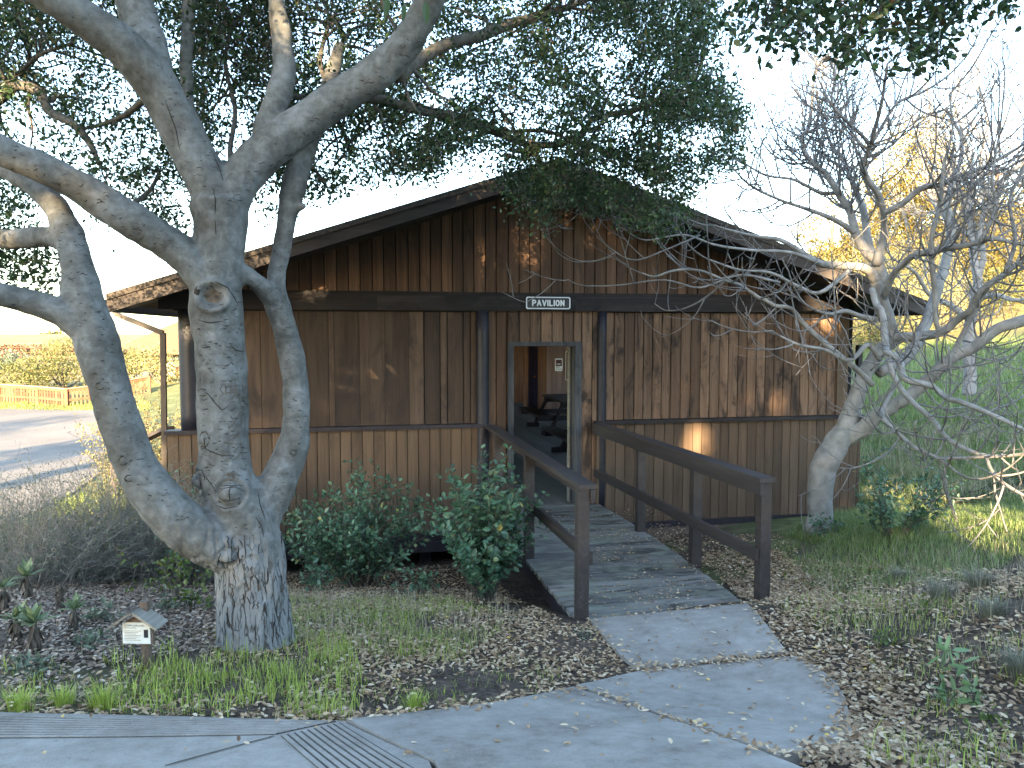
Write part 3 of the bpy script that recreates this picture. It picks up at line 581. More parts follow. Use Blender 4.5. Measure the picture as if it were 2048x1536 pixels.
# ------------------------------------------------ picnic tables
def picnic(x,y):
    t=thing('picnic_table','','picnic table',(x,y,0),'picnic tables inside the pavilion')
    mb=MB()
    for k in range(5): mb.box((x-.37+k*.15,y-1.05,.70),(x-.37+k*.15+.142,y+1.05,.745),rng.uniform(0,1))
    mb.build('table_top',M['darkwood'],t)
    for s in (-1,1):
        mb=MB()
        for k in range(2): mb.box((x+s*.78-.145+k*.147,y-1.05,.41),(x+s*.78-.145+k*.147+.143,y+1.05,.45),rng.uniform(0,1))
        mb.build('seat',M['darkwood'],t)
    for s in (-1,1):
        yy=y+s*.75; mb=MB(); mb.beam((x-.30,yy,.69),(x-.62,yy,.03),.05,.14,.3,up=(0,1,0)); mb.beam((x+.30,yy,.69),(x+.62,yy,.03),.05,.14,.3,up=(0,1,0)); mb.box((x-.92,yy+.026,.30),(x+.92,yy+.066,.41)); mb.box((x-.36,yy+.026,.58),(x+.36,yy+.066,.698)); mb.box((x-.80,yy-.05,.0),(x-.50,yy+.022,.10)); mb.box((x+.50,yy-.05,.0),(x+.80,yy+.022,.10))
        mb.build('leg',M['darkwood'],t)
    return t
tag(picnic(4.68,17.05),'dark brown picnic table, farther one, below the notices on the inner wall'); tag(picnic(4.30,13.15),'dark brown picnic table, nearer one, mostly hidden by the door jamb')
# ------------------------------------------------ boardwalk
bw=thing('boardwalk','weathered grey plank boardwalk with fallen leaves leading to the doorway','boardwalk',(2.4,7.5,0))
def bl(y): return np.interp(y,[5.4,6.8,9.5],[1.66,1.60,1.56])
def br(y): return np.interp(y,[5.4,7.8,9.5],[3.10,3.14,3.05])
y=5.56; mb=MB(); skew=-.0
while y<9.49:
    w=.138; dz=rng.uniform(-.003,.003); L0=bl(y)-rng.uniform(0,.012); R0=br(y)+rng.uniform(0,.02); t=.16*(1-(y-5.56)/1.2) if y<6.76 else 0
    v=[(L0,y-.0,-.04),(R0,y+t*.6,-.04),(R0,y+w-.026+t*.6,-.04),(L0,y+w-.026,-.04),(L0,y,dz),(R0,y+t*.6,dz),(R0,y+w-.026+t*.6,dz),(L0,y+w-.026,dz)]
    mb.add(v,quads=[(0,3,2,1),(4,5,6,7),(0,1,5,4),(1,2,6,5),(2,3,7,6),(3,0,4,7)],tint=rng.uniform(0,1)); y+=w
mb.build('plank_deck',M['deck'],bw)
mb=MB()
for f in (bl,br):
    off=.03 if f is bl else -.03
    mb.beam((f(5.6)+off,5.66,-.115),(f(9.45)+off,9.47,-.115),.05,.145,up=(0,0,1))
mb.beam((2.4,5.66,-.115),(2.4,9.47,-.115),.05,.145); mb.build('joist',M['darkwood'],bw)
def handrail(label,posts,capA,capB,inx,lowz):
    """posts: (x,y,zbottom); cap runs between capA and capB"""
    t=thing('handrail',label,'handrail',(posts[0][0],posts[0][1],posts[0][2]),'handrails of the boardwalk')
    A=np.array(capA,float); B=np.array(capB,float)
    zc=lambda y: A[2]+(B[2]-A[2])*(y-A[1])/(B[1]-A[1]); xc=lambda y: A[0]+(B[0]-A[0])*(y-A[1])/(B[1]-A[1])
    for x,y,z in posts:
        mb=MB(); x=xc(y)-inx*.022; mb.box((x-.046,y-.046,z),(x+.046,y+.046,zc(y)-.021)); mb.build('post',M['rail'],t)
    mb=MB(); mb.beam(A,B,.142,.038); mb.build('cap_rail',M['rail'],t)
    o=np.array([inx*.044,0,-.072]); mb=MB(); mb.beam(A+o,B+o,.036,.10); mb.build('upper_rail',M['rail'],t)
    o=np.array([inx*.044,0,lowz]); mb=MB(); mb.beam(A+o+(0,.05,0),B+o-(0,.03,0),.036,.10); mb.build('lower_rail',M['rail'],t)
    return t
lp=[atz(1158,1245,-.02),atz(1077,1118,-.02),atz(1018,1046,-.02)]
rp=[atz(1510,1212,-.0),atz(1374,1130,-.0),atz(1274,1062,-.0)]
handrail('dark brown painted handrail on the near left side of the boardwalk behind the leafy bush',[(p[0],p[1],-.06) for p in lp],(1.70,5.60,1.065),(1.60,9.47,1.065),1,-.58)
handrail('dark brown painted handrail on the open right side of the boardwalk nearest the grassy slope',[(p[0],p[1],-.03) for p in rp],(3.205,5.60,1.06),(3.0,9.47,1.06),-1,-.62)
# side ramp rail beyond the left corner
sr=thing('handrail','dark sloping handrail beyond the left corner of the pavilion','handrail',atd(228,1000,12.2))
a=atd(228,908,12.2); b=atd(338,856,9.9); mb=MB(); mb.beam(a-(b-a)*.05,b,.14,.045); mb.build('cap_rail',M['rail'],sr)
mb=MB(); mb.box((a[0]-.05,a[1]-.05,g1(a[0],a[1])-.05),(a[0]+.05,a[1]+.05,a[2]-.02)); mb.build('post',M['rail'],sr)
o=np.array([0,0,-.45]); mb=MB(); mb.beam(a+o,b+o,.04,.10); mb.build('lower_rail',M['rail'],sr)
# ------------------------------------------------ oak
def path3(l,sub=6,jit=0.0):
    """px,py,width px,depth -> smooth 3D centreline and radii (Catmull-Rom)"""
    P=np.array([np.append(atd(a[0],a[1],a[3]),a[2]/2*a[3]/FPX) for a in l]); E=np.vstack([2*P[0]-P[1],P,2*P[-1]-P[-2]]); o=[]
    for i in range(1,len(E)-2):
        for k in range(sub):
            t=k/sub; a,b,c,d=E[i-1],E[i],E[i+1],E[i+2]; o.append(.5*((2*b)+(c-a)*t+(2*a-5*b+4*c-d)*t*t+(-a+3*b-3*c+d)*t**3))
    o.append(E[-2]); o=np.array(o); return o[:,:3],np.maximum(o[:,3],.003)
OAK=dict(
 T=[(505,1370,176,4.9),(507,1300,158,4.9),(507,1275,146,4.9),(506,1240,138,4.9),(505,1180,134,4.9),(500,1110,132,4.9),(486,1040,126,4.9),(458,970,108,4.9),(447,890,98,4.9),(446,800,99,4.9),(440,700,98,4.9),(433,600,104,4.9),(436,520,98,4.9),(442,450,104,4.9),(438,405,120,4.9)],
 A=[(442,440,100,4.9),(425,385,92,4.88),(388,310,86,4.84),(345,225,84,4.8),(310,165,84,4.75),(262,110,82,4.65),(195,55,78,4.5),(120,5,70,4.35),(30,-45,60,4.2),(-80,-90,45,4.1)],
 A2=[(318,180,72,4.8),(298,110,76,4.85),(282,50,74,4.9),(268,-5,72,4.95),(250,-80,64,5.0),(235,-190,50,5.1)],
 B=[(440,450,90,4.9),(458,400,88,4.92),(492,342,80,4.95),(545,292,80,5.0),(612,242,76,5.05),(682,192,72,5.05),(760,140,70,5.0),(812,86,66,4.95),(850,20,62,4.9),(880,-45,56,4.8),(905,-150,44,4.7)],
 B1=[(530,285,50,5.0),(536,245,52,5.05),(556,195,50,5.1),(569,147,48,5.15),(565,88,44,5.2),(557,35,38,5.2),(550,-10,36,5.2),(530,-120,28,5.3)],
 C=[(428,600,50,4.86),(400,552,66,4.82),(372,515,72,4.8),(325,478,70,4.75),(265,440,72,4.65),(200,400,66,4.6),(140,364,64,4.5),(80,335,64,4.45),(25,312,62,4.4),(-60,270,58,4.3),(-160,215,45,4.2)],
 D=[(478,1130,70,4.85),(445,1095,96,4.78),(400,1072,98,4.72),(345,1030,92,4.65),(292,965,86,4.6),(252,885,82,4.58),(228,805,80,4.56),(208,730,82,4.55),(186,660,84,4.54),(166,600,78,4.54),(158,545,64,4.56),(146,495,60,4.6),(130,450,54,4.65),(112,412,46,4.7),(80,383,42,4.75),(35,350,40,4.8),(-30,320,36,4.85)],
 D1=[(150,500,44,4.6),(118,478,42,4.66),(75,475,40,4.72),(30,478,40,4.78),(-50,474,36,4.9)],
 D2=[(190,672,70,4.54),(150,640,66,4.5),(105,618,56,4.44),(50,600,50,4.38),(0,590,48,4.3),(-80,582,44,4.2)],
 E=[(500,1060,90,4.92),(532,1005,82,4.98),(560,955,74,5.04),(582,905,64,5.1),(592,845,56,5.14),(592,780,53,5.16),(582,710,50,5.17),(567,650,51,5.17),(553,605,50,5.17),(553,560,38,5.18),(561,505,34,5.2),(571,455,36,5.2),(583,390,46,5.2),(596,340,50,5.2),(612,290,46,5.25),(650,200,36,5.4),(680,90,26,5.6)],
 E2=[(556,610,38,5.16),(530,580,40,5.08),(505,560,38,5.0),(478,540,34,4.92)],
 K=[(440,420,30,5.05),(420,342,26,5.15),(402,280,26,5.2),(378,205,25,5.3),(372,130,24,5.3),(377,20,24,5.35),(380,-80,20,5.4)],
 S1=[(590,420,20,5.2),(600,414,20,5.18),(611,411,15,5.16)],
 S2=[(427,335,16,5.05),(430,315,14,5.05),(439,300,12,5.05)])
tree_o=thing('oak_tree','big multi-stemmed oak with pale grey bark and knots in front of the pavilion','tree',ong(507,1285))
tree_o.location.z-=.05; OB=np.array(tree_o.location)
LIMB=[]
mb=MB()
for k,l in OAK.items():
    P,R=path3(l,8); mb.tube(P,R,16); 
    if k in 'A A2 B B1 C D D1 D2 E K'.split(): LIMB.append((P,R))
base=np.array(OAK['T'][1]); bp=atd(507,1285,4.9)
for a in (0.2,1.5,2.7,3.9,5.1):  # root flare
    d=np.array([math.cos(a),math.sin(a),0]); mb.tube([bp+d*.12+(0,0,.30),bp+d*.16+(0,0,.05),bp+d*.22+(0,0,-.16)],[.10,.09,.08],10)
tmp=mb.build('tmp',None); md=tmp.modifiers.new('r','REMESH'); md.mode='VOXEL'; md.voxel_size=.0125
sm=tmp.modifiers.new('s','SMOOTH'); sm.factor=.5; sm.iterations=11
me=bpy.data.meshes.new_from_object(tmp.evaluated_get(bpy.context.evaluated_depsgraph_get())); bpy.data.objects.remove(tmp)
n=len(me.vertices); co=np.empty(n*3,np.float32); me.vertices.foreach_get('co',co); co=co.reshape(-1,3).astype(float); no=np.empty(n*3,np.float32); me.vertex_normals.foreach_get('vector',no); no=no.reshape(-1,3)
dsp=np.array([mnoise.noise(Vector(p)*5)*.012+mnoise.noise(Vector(p)*13)*.006+mnoise.noise((p[0]*22,p[1]*22,p[2]*7))*.004 for p in co])
lowm=np.clip((1.05-(co[:,2]-OB[2]))/.35,0,1)
fis=np.array([abs(mnoise.noise((p[0]*17,p[1]*17,p[2]*3.2)))*2 if q>0 else 0 for p,q in zip(co,lowm)])
dsp+=lowm*(np.clip(fis,0,.6)*.022-.008)
# knots and branch collars: swelling with a rim and a sunk seam
KN=[(425,592,30,4.9,-1),(460,988,32,4.9,1),(399,962,26,4.85,1.3),(497,790,22,4.85,1.5),(408,880,18,4.86,1),(406,785,12,4.86,.8),(480,700,9,4.87,.6),(258,955,12,4.6,.8),(246,922,11,4.6,.8),(200,772,10,4.55,.7),(206,700,9,4.55,.6),(588,905,9,5.08,.7),(500,1135,26,4.88,.6),(455,1115,24,4.86,.9),(478,1085,18,4.86,.5),(470,1160,15,4.86,-.4),(600,610,7,5.1,.5),(462,855,8,4.86,.5),(455,925,9,4.86,-.6),(500,330,10,4.93,.6),(290,270,10,4.8,.6)]
def surf(px,py,bv):
    r=ray(px,py); h=bv.ray_cast(Vector(CAM-OB*0),Vector(r)); return h
me.vertices.foreach_set('co',(co+no*dsp[:,None]).astype(np.float32).ravel()); me.update()
def bvh(me,off=(0,0,0)):
    v=[tuple(a) for a in (np.array([q.co[:] for q in me.vertices])+off)]; return BVHTree.FromPolygons(v,[tuple(p.vertices) for p in me.polygons])
bv=bvh(me); co=co+no*dsp[:,None]; ex=np.zeros(n)
for x,y,r,d,amp in KN:
    h=bv.ray_cast(Vector(CAM),Vector(ray(x,y)))
    if h[0] is None: continue
    c=np.array(h[0]); R=r*d/FPX; q=np.linalg.norm(co-c,axis=1)/R
    if amp>0: ex+=amp*R*(.46*np.exp(-(q/.60)**2)+.13*np.exp(-((q-1.02)/.2)**2)-.20*np.exp(-((q-.78)/.11)**2))
    else: ex+=abs(amp)*R*(.30*np.exp(-((q-.95)/.22)**2)-.55*np.exp(-(q/.62)**4))
co=co+no*ex[:,None]; me.vertices.foreach_set('co',co.astype(np.float32).ravel()); me.update()
bv=bvh(me)
co2=co-OB; me.vertices.foreach_set('co',co2.astype(np.float32).ravel()); me.polygons.foreach_set('use_smooth',np.ones(len(me.polygons),bool)); me.update()
me.name='trunk'; me.materials.clear(); me.materials.append(M['oakbark']); ot=bpy.data.objects.new('trunk',me); C.objects.link(ot); ot.parent=tree_o
# seams, scars and carvings cut into the bark, laid on the surface
def onbark(pts,push=.001):
    o=[]
    for x,y in pts:
        h=bv.ray_cast(Vector(CAM),Vector(ray(x,y)))
        if h[0] is not None: o.append(np.array(h[0])+np.array(h[1])*push)
    return o
def mark(mb,pts,r,n=5,dens=3.0):
    q=[]
    for (x0,y0),(x1,y1) in zip(pts,pts[1:]):
        m=max(1,int(math.hypot(x1-x0,y1-y0)/dens)); q+=[(x0+(x1-x0)*k/m,y0+(y1-y0)*k/m) for k in range(m)]
    q.append(pts[-1]); P=onbark(q)
    run=[]
    for p in P:
        if run and np.linalg.norm(p-run[-1])>.06:
            if len(run)>2: mb.tube(run,r*np.sin(np.linspace(.35,2.8,len(run))),n)
            run=[]
        if not run or np.linalg.norm(p-run[-1])>.002: run.append(p)
    if len(run)>2: mb.tube(run,r*np.sin(np.linspace(.35,2.8,len(run))),n)
def ell(cx,cy,rx,ry,a0=0,a1=360,n=28,rot=0):
    t=np.radians(np.linspace(a0,a1,n)); x=rx*np.cos(t); y=ry*np.sin(t); c,s=math.cos(rot),math.sin(rot); return list(zip(cx+x*c-y*s,cy+x*s+y*c))
mb=MB()
for cx,cy,rx,ry,rot in [(460,988,24,13,-.15),(399,962,10,22,.1),(497,790,12,19,.2),(408,880,9,17,.1),(406,785,8,7,0),(246,922,9,8,0),(258,957,8,6,0),(588,905,8,5,0),(200,772,8,7,0)]: [mark(mb,[(x+rng.normal(0,.7),y+rng.normal(0,.6)) for x,y in ell(cx,cy,rx,ry,a0,a0+rng.uniform(80,150),12,rot)],rng.uniform(.002,.004)) for a0 in (rng.uniform(0,60),rng.uniform(170,230))]
for l in [[(430,562),(455,575),(470,598),(478,612)],[(404,780),(418,790),(432,808),(444,820),(456,812)],[(404,892),(420,902),(440,910),(462,912)],[(395,945),(412,955),(424,970),(432,985)],[(430,1010),(450,1018),(475,1012)],[(440,970),(465,972),(488,970)],[(436,1120),(452,1126),(472,1120)],[(460,690),(472,701),(490,703)],[(430,440),(432,470)],[(426,375),(431,400),(430,430)],[(427,310),(440,340),(446,362)],[(330,200),(352,260),(360,300)],[(395,640),(420,646),(446,642)],[(459,1003),(458,985),(461,972)],[(402,975),(399,955)],[(409,890),(408,874)],[(500,1140),(505,1132)],[(516,985),(520,1010),(531,1040)],[(512,1035),(522,1050),(528,1075)]]: mark(mb,l,.0035)
for _ in range(190):
    x,y=rng.uniform(390,500),rng.uniform(560,1010); L=rng.uniform(3,11); mark(mb,[(x,y),(x+L*.5,y+rng.uniform(-1.5,1.5)),(x+L,y+rng.uniform(-2,2))],rng.uniform(.0012,.0036),4)
for _ in range(110):
    y=rng.uniform(450,1060); x=np.interp(y,[450,580,660,730,805,885,965,1000,1060],[130,160,186,208,228,252,292,320,390])+rng.uniform(-30,30); L=rng.uniform(3,10); mark(mb,[(x,y),(x+L*.5,y-1),(x+L,y+rng.uniform(-3,3))],rng.uniform(.0012,.003),4)
for _ in range(110):
    y=rng.uniform(440,1000); x=np.interp(y,[440,505,605,710,845,905,960],[573,561,553,582,592,582,560])+rng.uniform(-18,18); L=rng.uniform(3,8); mark(mb,[(x,y),(x+L*.5,y-1),(x+L,y+rng.uniform(-3,3))],rng.uniform(.001,.0026),4)
for _ in range(160):
    t=rng.random(); x,y=[((455-190*t)+rng.uniform(-40,40),(430-420*t)),((450+400*t)+rng.uniform(-30,30),(400-330*t)),((380-370*t),(520-210*t)+rng.uniform(-30,30))][rng.integers(3)]; L=rng.uniform(4,12); mark(mb,[(x,y),(x+L*.5,y+rng.uniform(-3,3)),(x+L,y+rng.uniform(-4,4))],rng.uniform(.0012,.0034),4)
for _ in range(45):  # long fissures low down
    x=rng.uniform(438,572); y=rng.uniform(1060,1255); L=rng.uniform(14,55); w=rng.uniform(-2,2); pts=[(x+w*k+rng.uniform(-2.2,2.2),y+L*k/4) for k in range(5)]; mark(mb,pts,rng.uniform(.0016,.0052),5,4)
seams_o=mb.build('bark_seams',M['darkbark'],tree_o,smooth=True)
mb=MB()
for l in [[(446,764),(440,780),(446,787),(438,795)],[(448,762),(478,757)],[(450,764),(452,790)],[(462,760),(461,792)],[(470,759),(472,790),(455,802)],[(446,775),(480,770)],[(446,786),(484,783)],[(484,765),(486,780)],[(455,772),(476,788)],[(452,790),(475,770)],
          [(458,826),(478,862)],[(482,822),(452,868)],[(482,822),(482,858)],[(452,872),(480,868),(450,886)],[(447,886),(484,888)],[(478,872),(484,905),(464,922)],[(468,900),(480,893)],[(446,905),(470,915)]]: mark(mb,l,.0024,4)
for x in range(453,477,3): mark(mb,[(x,944+(x%2)),(x+rng.uniform(-1,1),955+rng.uniform(-4,4))],.004,4)
carved_o=mb.build('carved_marks',M['scar'],tree_o)
bpy.ops.object.select_all(action='DESELECT')
for o_ in (seams_o,carved_o,ot): o_.select_set(True)
bpy.context.view_layer.objects.active=ot; bpy.ops.object.join()
# pruned limb scar with dark hollow
hc=onbark([(425,592)])[0]; rr=(CAM-hc); rr/=np.linalg.norm(rr); u1=np.cross(rr,[0,0,1]); u1/=np.linalg.norm(u1); u2=np.cross(u1,rr)
mb=MB(); t=np.linspace(0,2*math.pi,30); ring=[hc+rr*.022+(u1*math.cos(a)*.088+u2*math.sin(a)*.078)*(1+.05*math.sin(3*a)) for a in t]; mb.tube(ring,.015+.005*np.sin(t*4),8,cap=False); kn=mb.build('knot_scar',M['darkbark'],tree_o,smooth=True)
mb=MB(); th=np.arange(24)*2*math.pi/24; v=[hc+rr*.012]+[hc+rr*(.020+.006*math.sin(5*a))+(u1*math.cos(a)*.085+u2*math.sin(a)*.075) for a in th]; mb.add(v,tris=[(0,1+k,1+(k+1)%24) for k in range(24)]); mb.build('heartwood',M['scar'],kn,base=OB)
# secondary branches and crown
BR=dict(B2=([(795,150,34,5.05),(827,130,26,5.3),(885,92,24,5.5),(960,72,24,5.7),(1015,50,22,5.9),(1056,38,18,6.0),(1120,20,14,6.2),(1220,-20,10,6.5)]),
 B3=[(700,190,26,5.1),(755,198,20,5.4),(834,219,20,5.7),(919,236,20,6.0),(988,262,17,6.3),(1049,287,14,6.5),(1095,290,14,6.6),(1141,282,14,6.6),(1169,262,13,6.7),(1185,240,11,6.7),(1227,229,10,6.8),(1312,208,8,7.0),(1400,190,5,7.2)],
 B4=[(1150,280,8,6.6),(1200,300,7,6.6),(1260,330,6,6.6),(1310,350,4,6.6)], B5=[(1040,284,8,6.5),(1080,320,7,6.6),(1110,370,6,6.6),(1120,410,4,6.6)],B6=[(1000,265,9,6.4),(1090,262,8,6.5),(1150,290,6,6.5),(1180,340,4,6.5)],
 L1=[(-40,225,22,5.6),(0,198,22,5.5),(34,171,22,5.4),(79,185,20,5.3),(99,222,18,5.2),(143,246,17,5.1),(178,284,14,5.1),(200,330,8,5.1)],
 L2=[(-30,160,9,5.8),(30,150,9,5.7),(80,110,8,5.6),(150,85,7,5.5)],L3=[(310,180,16,4.9),(250,230,12,5.1),(200,250,9,5.2),(150,260,6,5.3)],
 U1=[(880,-30,30,5.0),(980,-60,24,5.6),(1100,-90,18,6.2),(1250,-100,12,6.8)],U2=[(640,230,14,5.2),(655,180,12,5.4),(640,120,10,5.6),(660,40,8,5.8)],U3=[(470,360,12,5.1),(460,300,11,5.3),(470,220,9,5.5),(450,120,8,5.7),(470,40,6,5.9)],
 U4=[(560,190,14,5.2),(620,200,12,5.6),(680,250,9,6.0),(700,310,6,6.2)],U5=[(250,420,12,4.8),(300,380,9,5.2),(320,340,6,5.4)],U6=[(560,300,10,5.3),(620,330,8,5.6),(650,370,5,5.7)])
mb=MB()
for k,l in BR.items():
    P,R=path3(l,6); R=np.array(R); mb.tube(P,R,7); LIMB.append((P,R))
LP=np.vstack([p for p,_ in LIMB]); LR=np.concatenate([r for _,r in LIMB])
# crown regions: polygon, depth range, clusters, dead fraction
REG=[([(-120,-160),(430,-160),(430,330),(380,410),(300,455),(255,430),(215,440),(150,405),(100,400),(60,470),(20,520),(-120,560)],5.0,7.0,980,.06),
 ([(340,-160),(700,-160),(700,270),(600,320),(500,345),(470,300),(350,340)],5.3,7.3,800,.10),
 ([(380,-100),(600,-100),(580,120),(400,150)],5.4,6.6,230,.75),
 ([(40,-60),(200,-60),(220,120),(60,180)],5.0,6.2,70,.6),
 ([(490,310),(720,300),(700,370),(650,405),(600,395),(560,425),(520,410),(500,370)],5.2,7.0,80,.02),
 ([(680,-160),(1390,-160),(1412,20),(1440,120),(1492,225),(1486,330),(1400,345),(1250,330),(1080,290),(1020,310),(960,345),(880,335),(780,345),(700,375)],5.35,8.0,1750,.06),
 ([(720,200),(960,230),(950,340),(760,350)],5.2,6.8,130,.1),
 ([(1010,290),(1180,285),(1450,300),(1420,370),(1375,400),(1390,450),(1330,470),(1280,440),(1200,425),(1140,415),(1090,455),(1030,420),(995,370)],5.8,7.6,420,.04),
 ([(1130,-100),(1420,-100),(1480,240),(1300,250)],5.4,7.8,380,.02),
 ([(-20,490),(110,490),(130,540),(90,590),(40,560),(-20,600)],4.9,5.6,32,.0),
 ([(280,395),(380,400),(390,460),(340,520),(280,480)],4.9,6,16,.0)]
GAPS=[([(1180,110),(1240,105),(1235,150),(1195,150)],.75),([(1285,110),(1330,120),(1340,175),(1290,165)],.8),([(905,280),(1000,300),(1000,330),(900,345)],.8),([(560,130),(600,140),(590,180),(560,170)],.5),([(430,240),(480,230),(490,300),(440,330)],.7),([(30,230),(100,200),(130,260),(60,300)],.4),([(200,200),(260,190),(280,250),(220,260)],.3),([(210,30),(250,60),(220,110),(180,80)],.4),([(1235,330),(1290,325),(1270,345)],.5)]
CL=[]
for poly,d0,d1,num,dead in REG:
    pl=np.array(poly); lo,hi=pl.min(0),pl.max(0); got=0
    while got<num:
        x,y=rng.uniform(lo,hi)
        if not inpoly(np.array(x),np.array(y),poly): continue
        # clumpiness
        if mnoise.noise((x*.010,y*.013,3.1))+.55*mnoise.noise((x*.028,y*.030,7.7))<-.27+rng.normal(0,.10): 
            if rng.random()<.85: continue
        if any(inpoly(np.array(x),np.array(y),g) and rng.random()<p for g,p in GAPS): continue
        got+=1; CL.append((atd(x,y,rng.uniform(d0,d1)),rng.random()<dead))
for _ in range(1300):   # the crown above and beyond the frame
    x,y=rng.uniform(-700,1500),rng.uniform(-1100,-120); CL.append((atd(x,y,rng.uniform(3.8,8.0)),False))
for _ in range(260):
    x,y=rng.uniform(-700,-80),rng.uniform(-200,480); CL.append((atd(x,y,rng.uniform(3.8,6.5)),False))
for _ in range(1500):  # extra foliage overhead, added to darken the upper limbs
    a,r=rng.uniform(0,6.283),3.4*math.sqrt(rng.random()); CL.append((np.array([-1.9+r*math.cos(a),3.6+r*math.sin(a),rng.uniform(5.2,7.8)+.25*(3.4-r)]),False))
for _ in range(1100):  # unseen foliage added above the camera side to shade the limbs
    CL.append((np.array([rng.uniform(-6.5,-.6),rng.uniform(-3.0,2.6),rng.uniform(4.6,7.2)]),False))
lf=MB(); dl=MB(); CP=np.array([c for c,_ in CL])
for k in range(420):  # thin boughs reaching out from the limbs into the crown
    c=CP[rng.integers(len(CP))]; dist=np.linalg.norm(LP-c,axis=1); i=int(np.argmin(dist+rng.uniform(0,.8,len(dist)))); a=LP[i]; L=np.linalg.norm(c-a)
    if L<.25 or L>2.6: continue
    m=a*.5+c*.5+rng.normal(0,.12*L,3)+(0,0,.08*L); t=np.linspace(0,1,8)[:,None]; P=a*(1-t)**2+2*m*t*(1-t)+c*t**2+rng.normal(0,.012,(8,3)); P[0]=a
    mb.tube(P,np.linspace(min(.016,LR[i]*.7),.003,8),5)
def cluster(c,dead,lf,n,rad,L,W,tw,rd=.0022):
    g=rng.normal(0,1,3); g[2]-=.35; g/=np.linalg.norm(g); s=c-g*rad*.9; e=c+g*rad*.6; md=c+rng.normal(0,.12*rad,3)
    t=np.linspace(0,1,5)[:,None]; P=s*(1-t)**2+2*md*t*(1-t)+e*t*t; tw.tube(P,np.linspace(rd,rd*.5,5),3,cap=False)
    for _ in range(2):
        q=P[rng.integers(1,4)]; tw.tube([q,q+rng.normal(0,rad*.5,3)],rd*.6,3,cap=False)
    u=rng.random(n)[:,None]; pos=s*(1-u)**2+2*md*u*(1-u)+e*u*u+rng.normal(0,rad*.36,(n,3))
    d=g*.5+rng.normal(0,.8,(n,3)); nr=rng.normal(0,.75,(n,3))+(0,0,.75)
    lf.leaves(pos,d,nr,L*rng.uniform(.65,1.2,n),W*rng.uniform(.7,1.15,n),np.clip(rng.normal(.45,.24,n),0,1))
for c,dead in CL:
    if dead: cluster(c,True,dl,rng.integers(5,9),.15,.035,.012,mb,.0022)
    else: cluster(c,False,lf,rng.integers(22,33),.150,.042,.022,mb)
mb.build('branches',M['limb'],tree_o,smooth=True); lf.build('crown',M['oakleaf'],tree_o); dl.build('dead_foliage',M['deadleaf'],tree_o)
# bough hanging into the top right corner (its trunk stands outside the frame)
tb=thing('oak_tree','leafy oak bough with larger leaves hanging in from the upper right corner','tree',(3.4,-1.2,g1(3.4,-1.2)-.05))
lf=MB(); mb=MB()
reg=[(1445,-160),(2150,-160),(2120,20),(2030,38),(1965,55),(1915,75),(1880,118),(1840,112),(1815,140),(1770,105),(1720,100),(1695,138),(1660,95),(1610,75),(1540,92),(1490,55),(1470,95),(1455,60)]
trunkP=np.array([(3.4,-1.2,g1(3.4,-1.2)-.2),(3.4,-1.15,1.5),(3.3,-.9,2.6),(3.1,-.3,3.5),(2.8,.6,4.1)]); mb.tube(trunkP,[.2,.17,.14,.11,.08],10)
bo=[np.vstack([trunkP[3:],[atd(x1,y1,3.0)],[atd(x2,y2,3.3)]]) for x1,y1,x2,y2 in [(1900,-140,1700,20),(2100,-120,1980,-10),(1800,-260,1550,-20),(2000,-100,1850,60)]]
for b in bo: mb.tube(b,np.linspace(.05,.004,len(b)),6)
BP=np.vstack([np.array([p*(1-t)+q*t for p,q in zip(b,b[1:]) for t in np.linspace(0,1,8)]) for b in bo]); got=0
while got<330:
    x,y=rng.uniform(1440,2160),rng.uniform(-170,150)
    if not inpoly(np.array(x),np.array(y),reg) or (mnoise.noise((x*.012,y*.015,1.7))<-.2 and rng.random()<.8): continue
    got+=1; c=atd(x,y,rng.uniform(2.7,3.6)); cluster(c,False,lf,rng.integers(11,18),.10,.040,.024,mb,.0018)
    if rng.random()<.4:
        dist=np.linalg.norm(BP-c,axis=1); a=BP[int(np.argmin(dist))]; m=(a+c)/2+rng.normal(0,.05,3)
        if np.linalg.norm(a-c)<.8: mb.tube([a,m,c],[.004,.003,.002],4)
for x,y,d in [(1590,100,3.1),(1695,120,3.1),(1470,80,3.0),(1700,130,3.0),(1860,125,3.0),(1840,150,3.2)]:
    cluster(atd(x,y-6,d),False,lf,8,.07,.034,.02,mb,.0016)
mb.build('trunk',M['limb'],tb,smooth=True); lf.build('crown',M['oakleaf'],tb)
lf=MB()
for x,y,L,dx in [(775,5,.075,-.1),(808,20,.06,-.05),(850,15,.08,.08),(1000,130,.05,0),(1046,135,.045,.1),(5,290,.07,.3),(15,270,.06,-.3)]:
    p=atd(x,y-14,2.6 if y<40 else 4.6); lf.leaves([p],np.array([[dx,.1,-1.0]]),np.array([[.2,-1,.15]]),L,L*.36,.62)
lf.build('low_leaves',M['oakleaf'],tree_o)
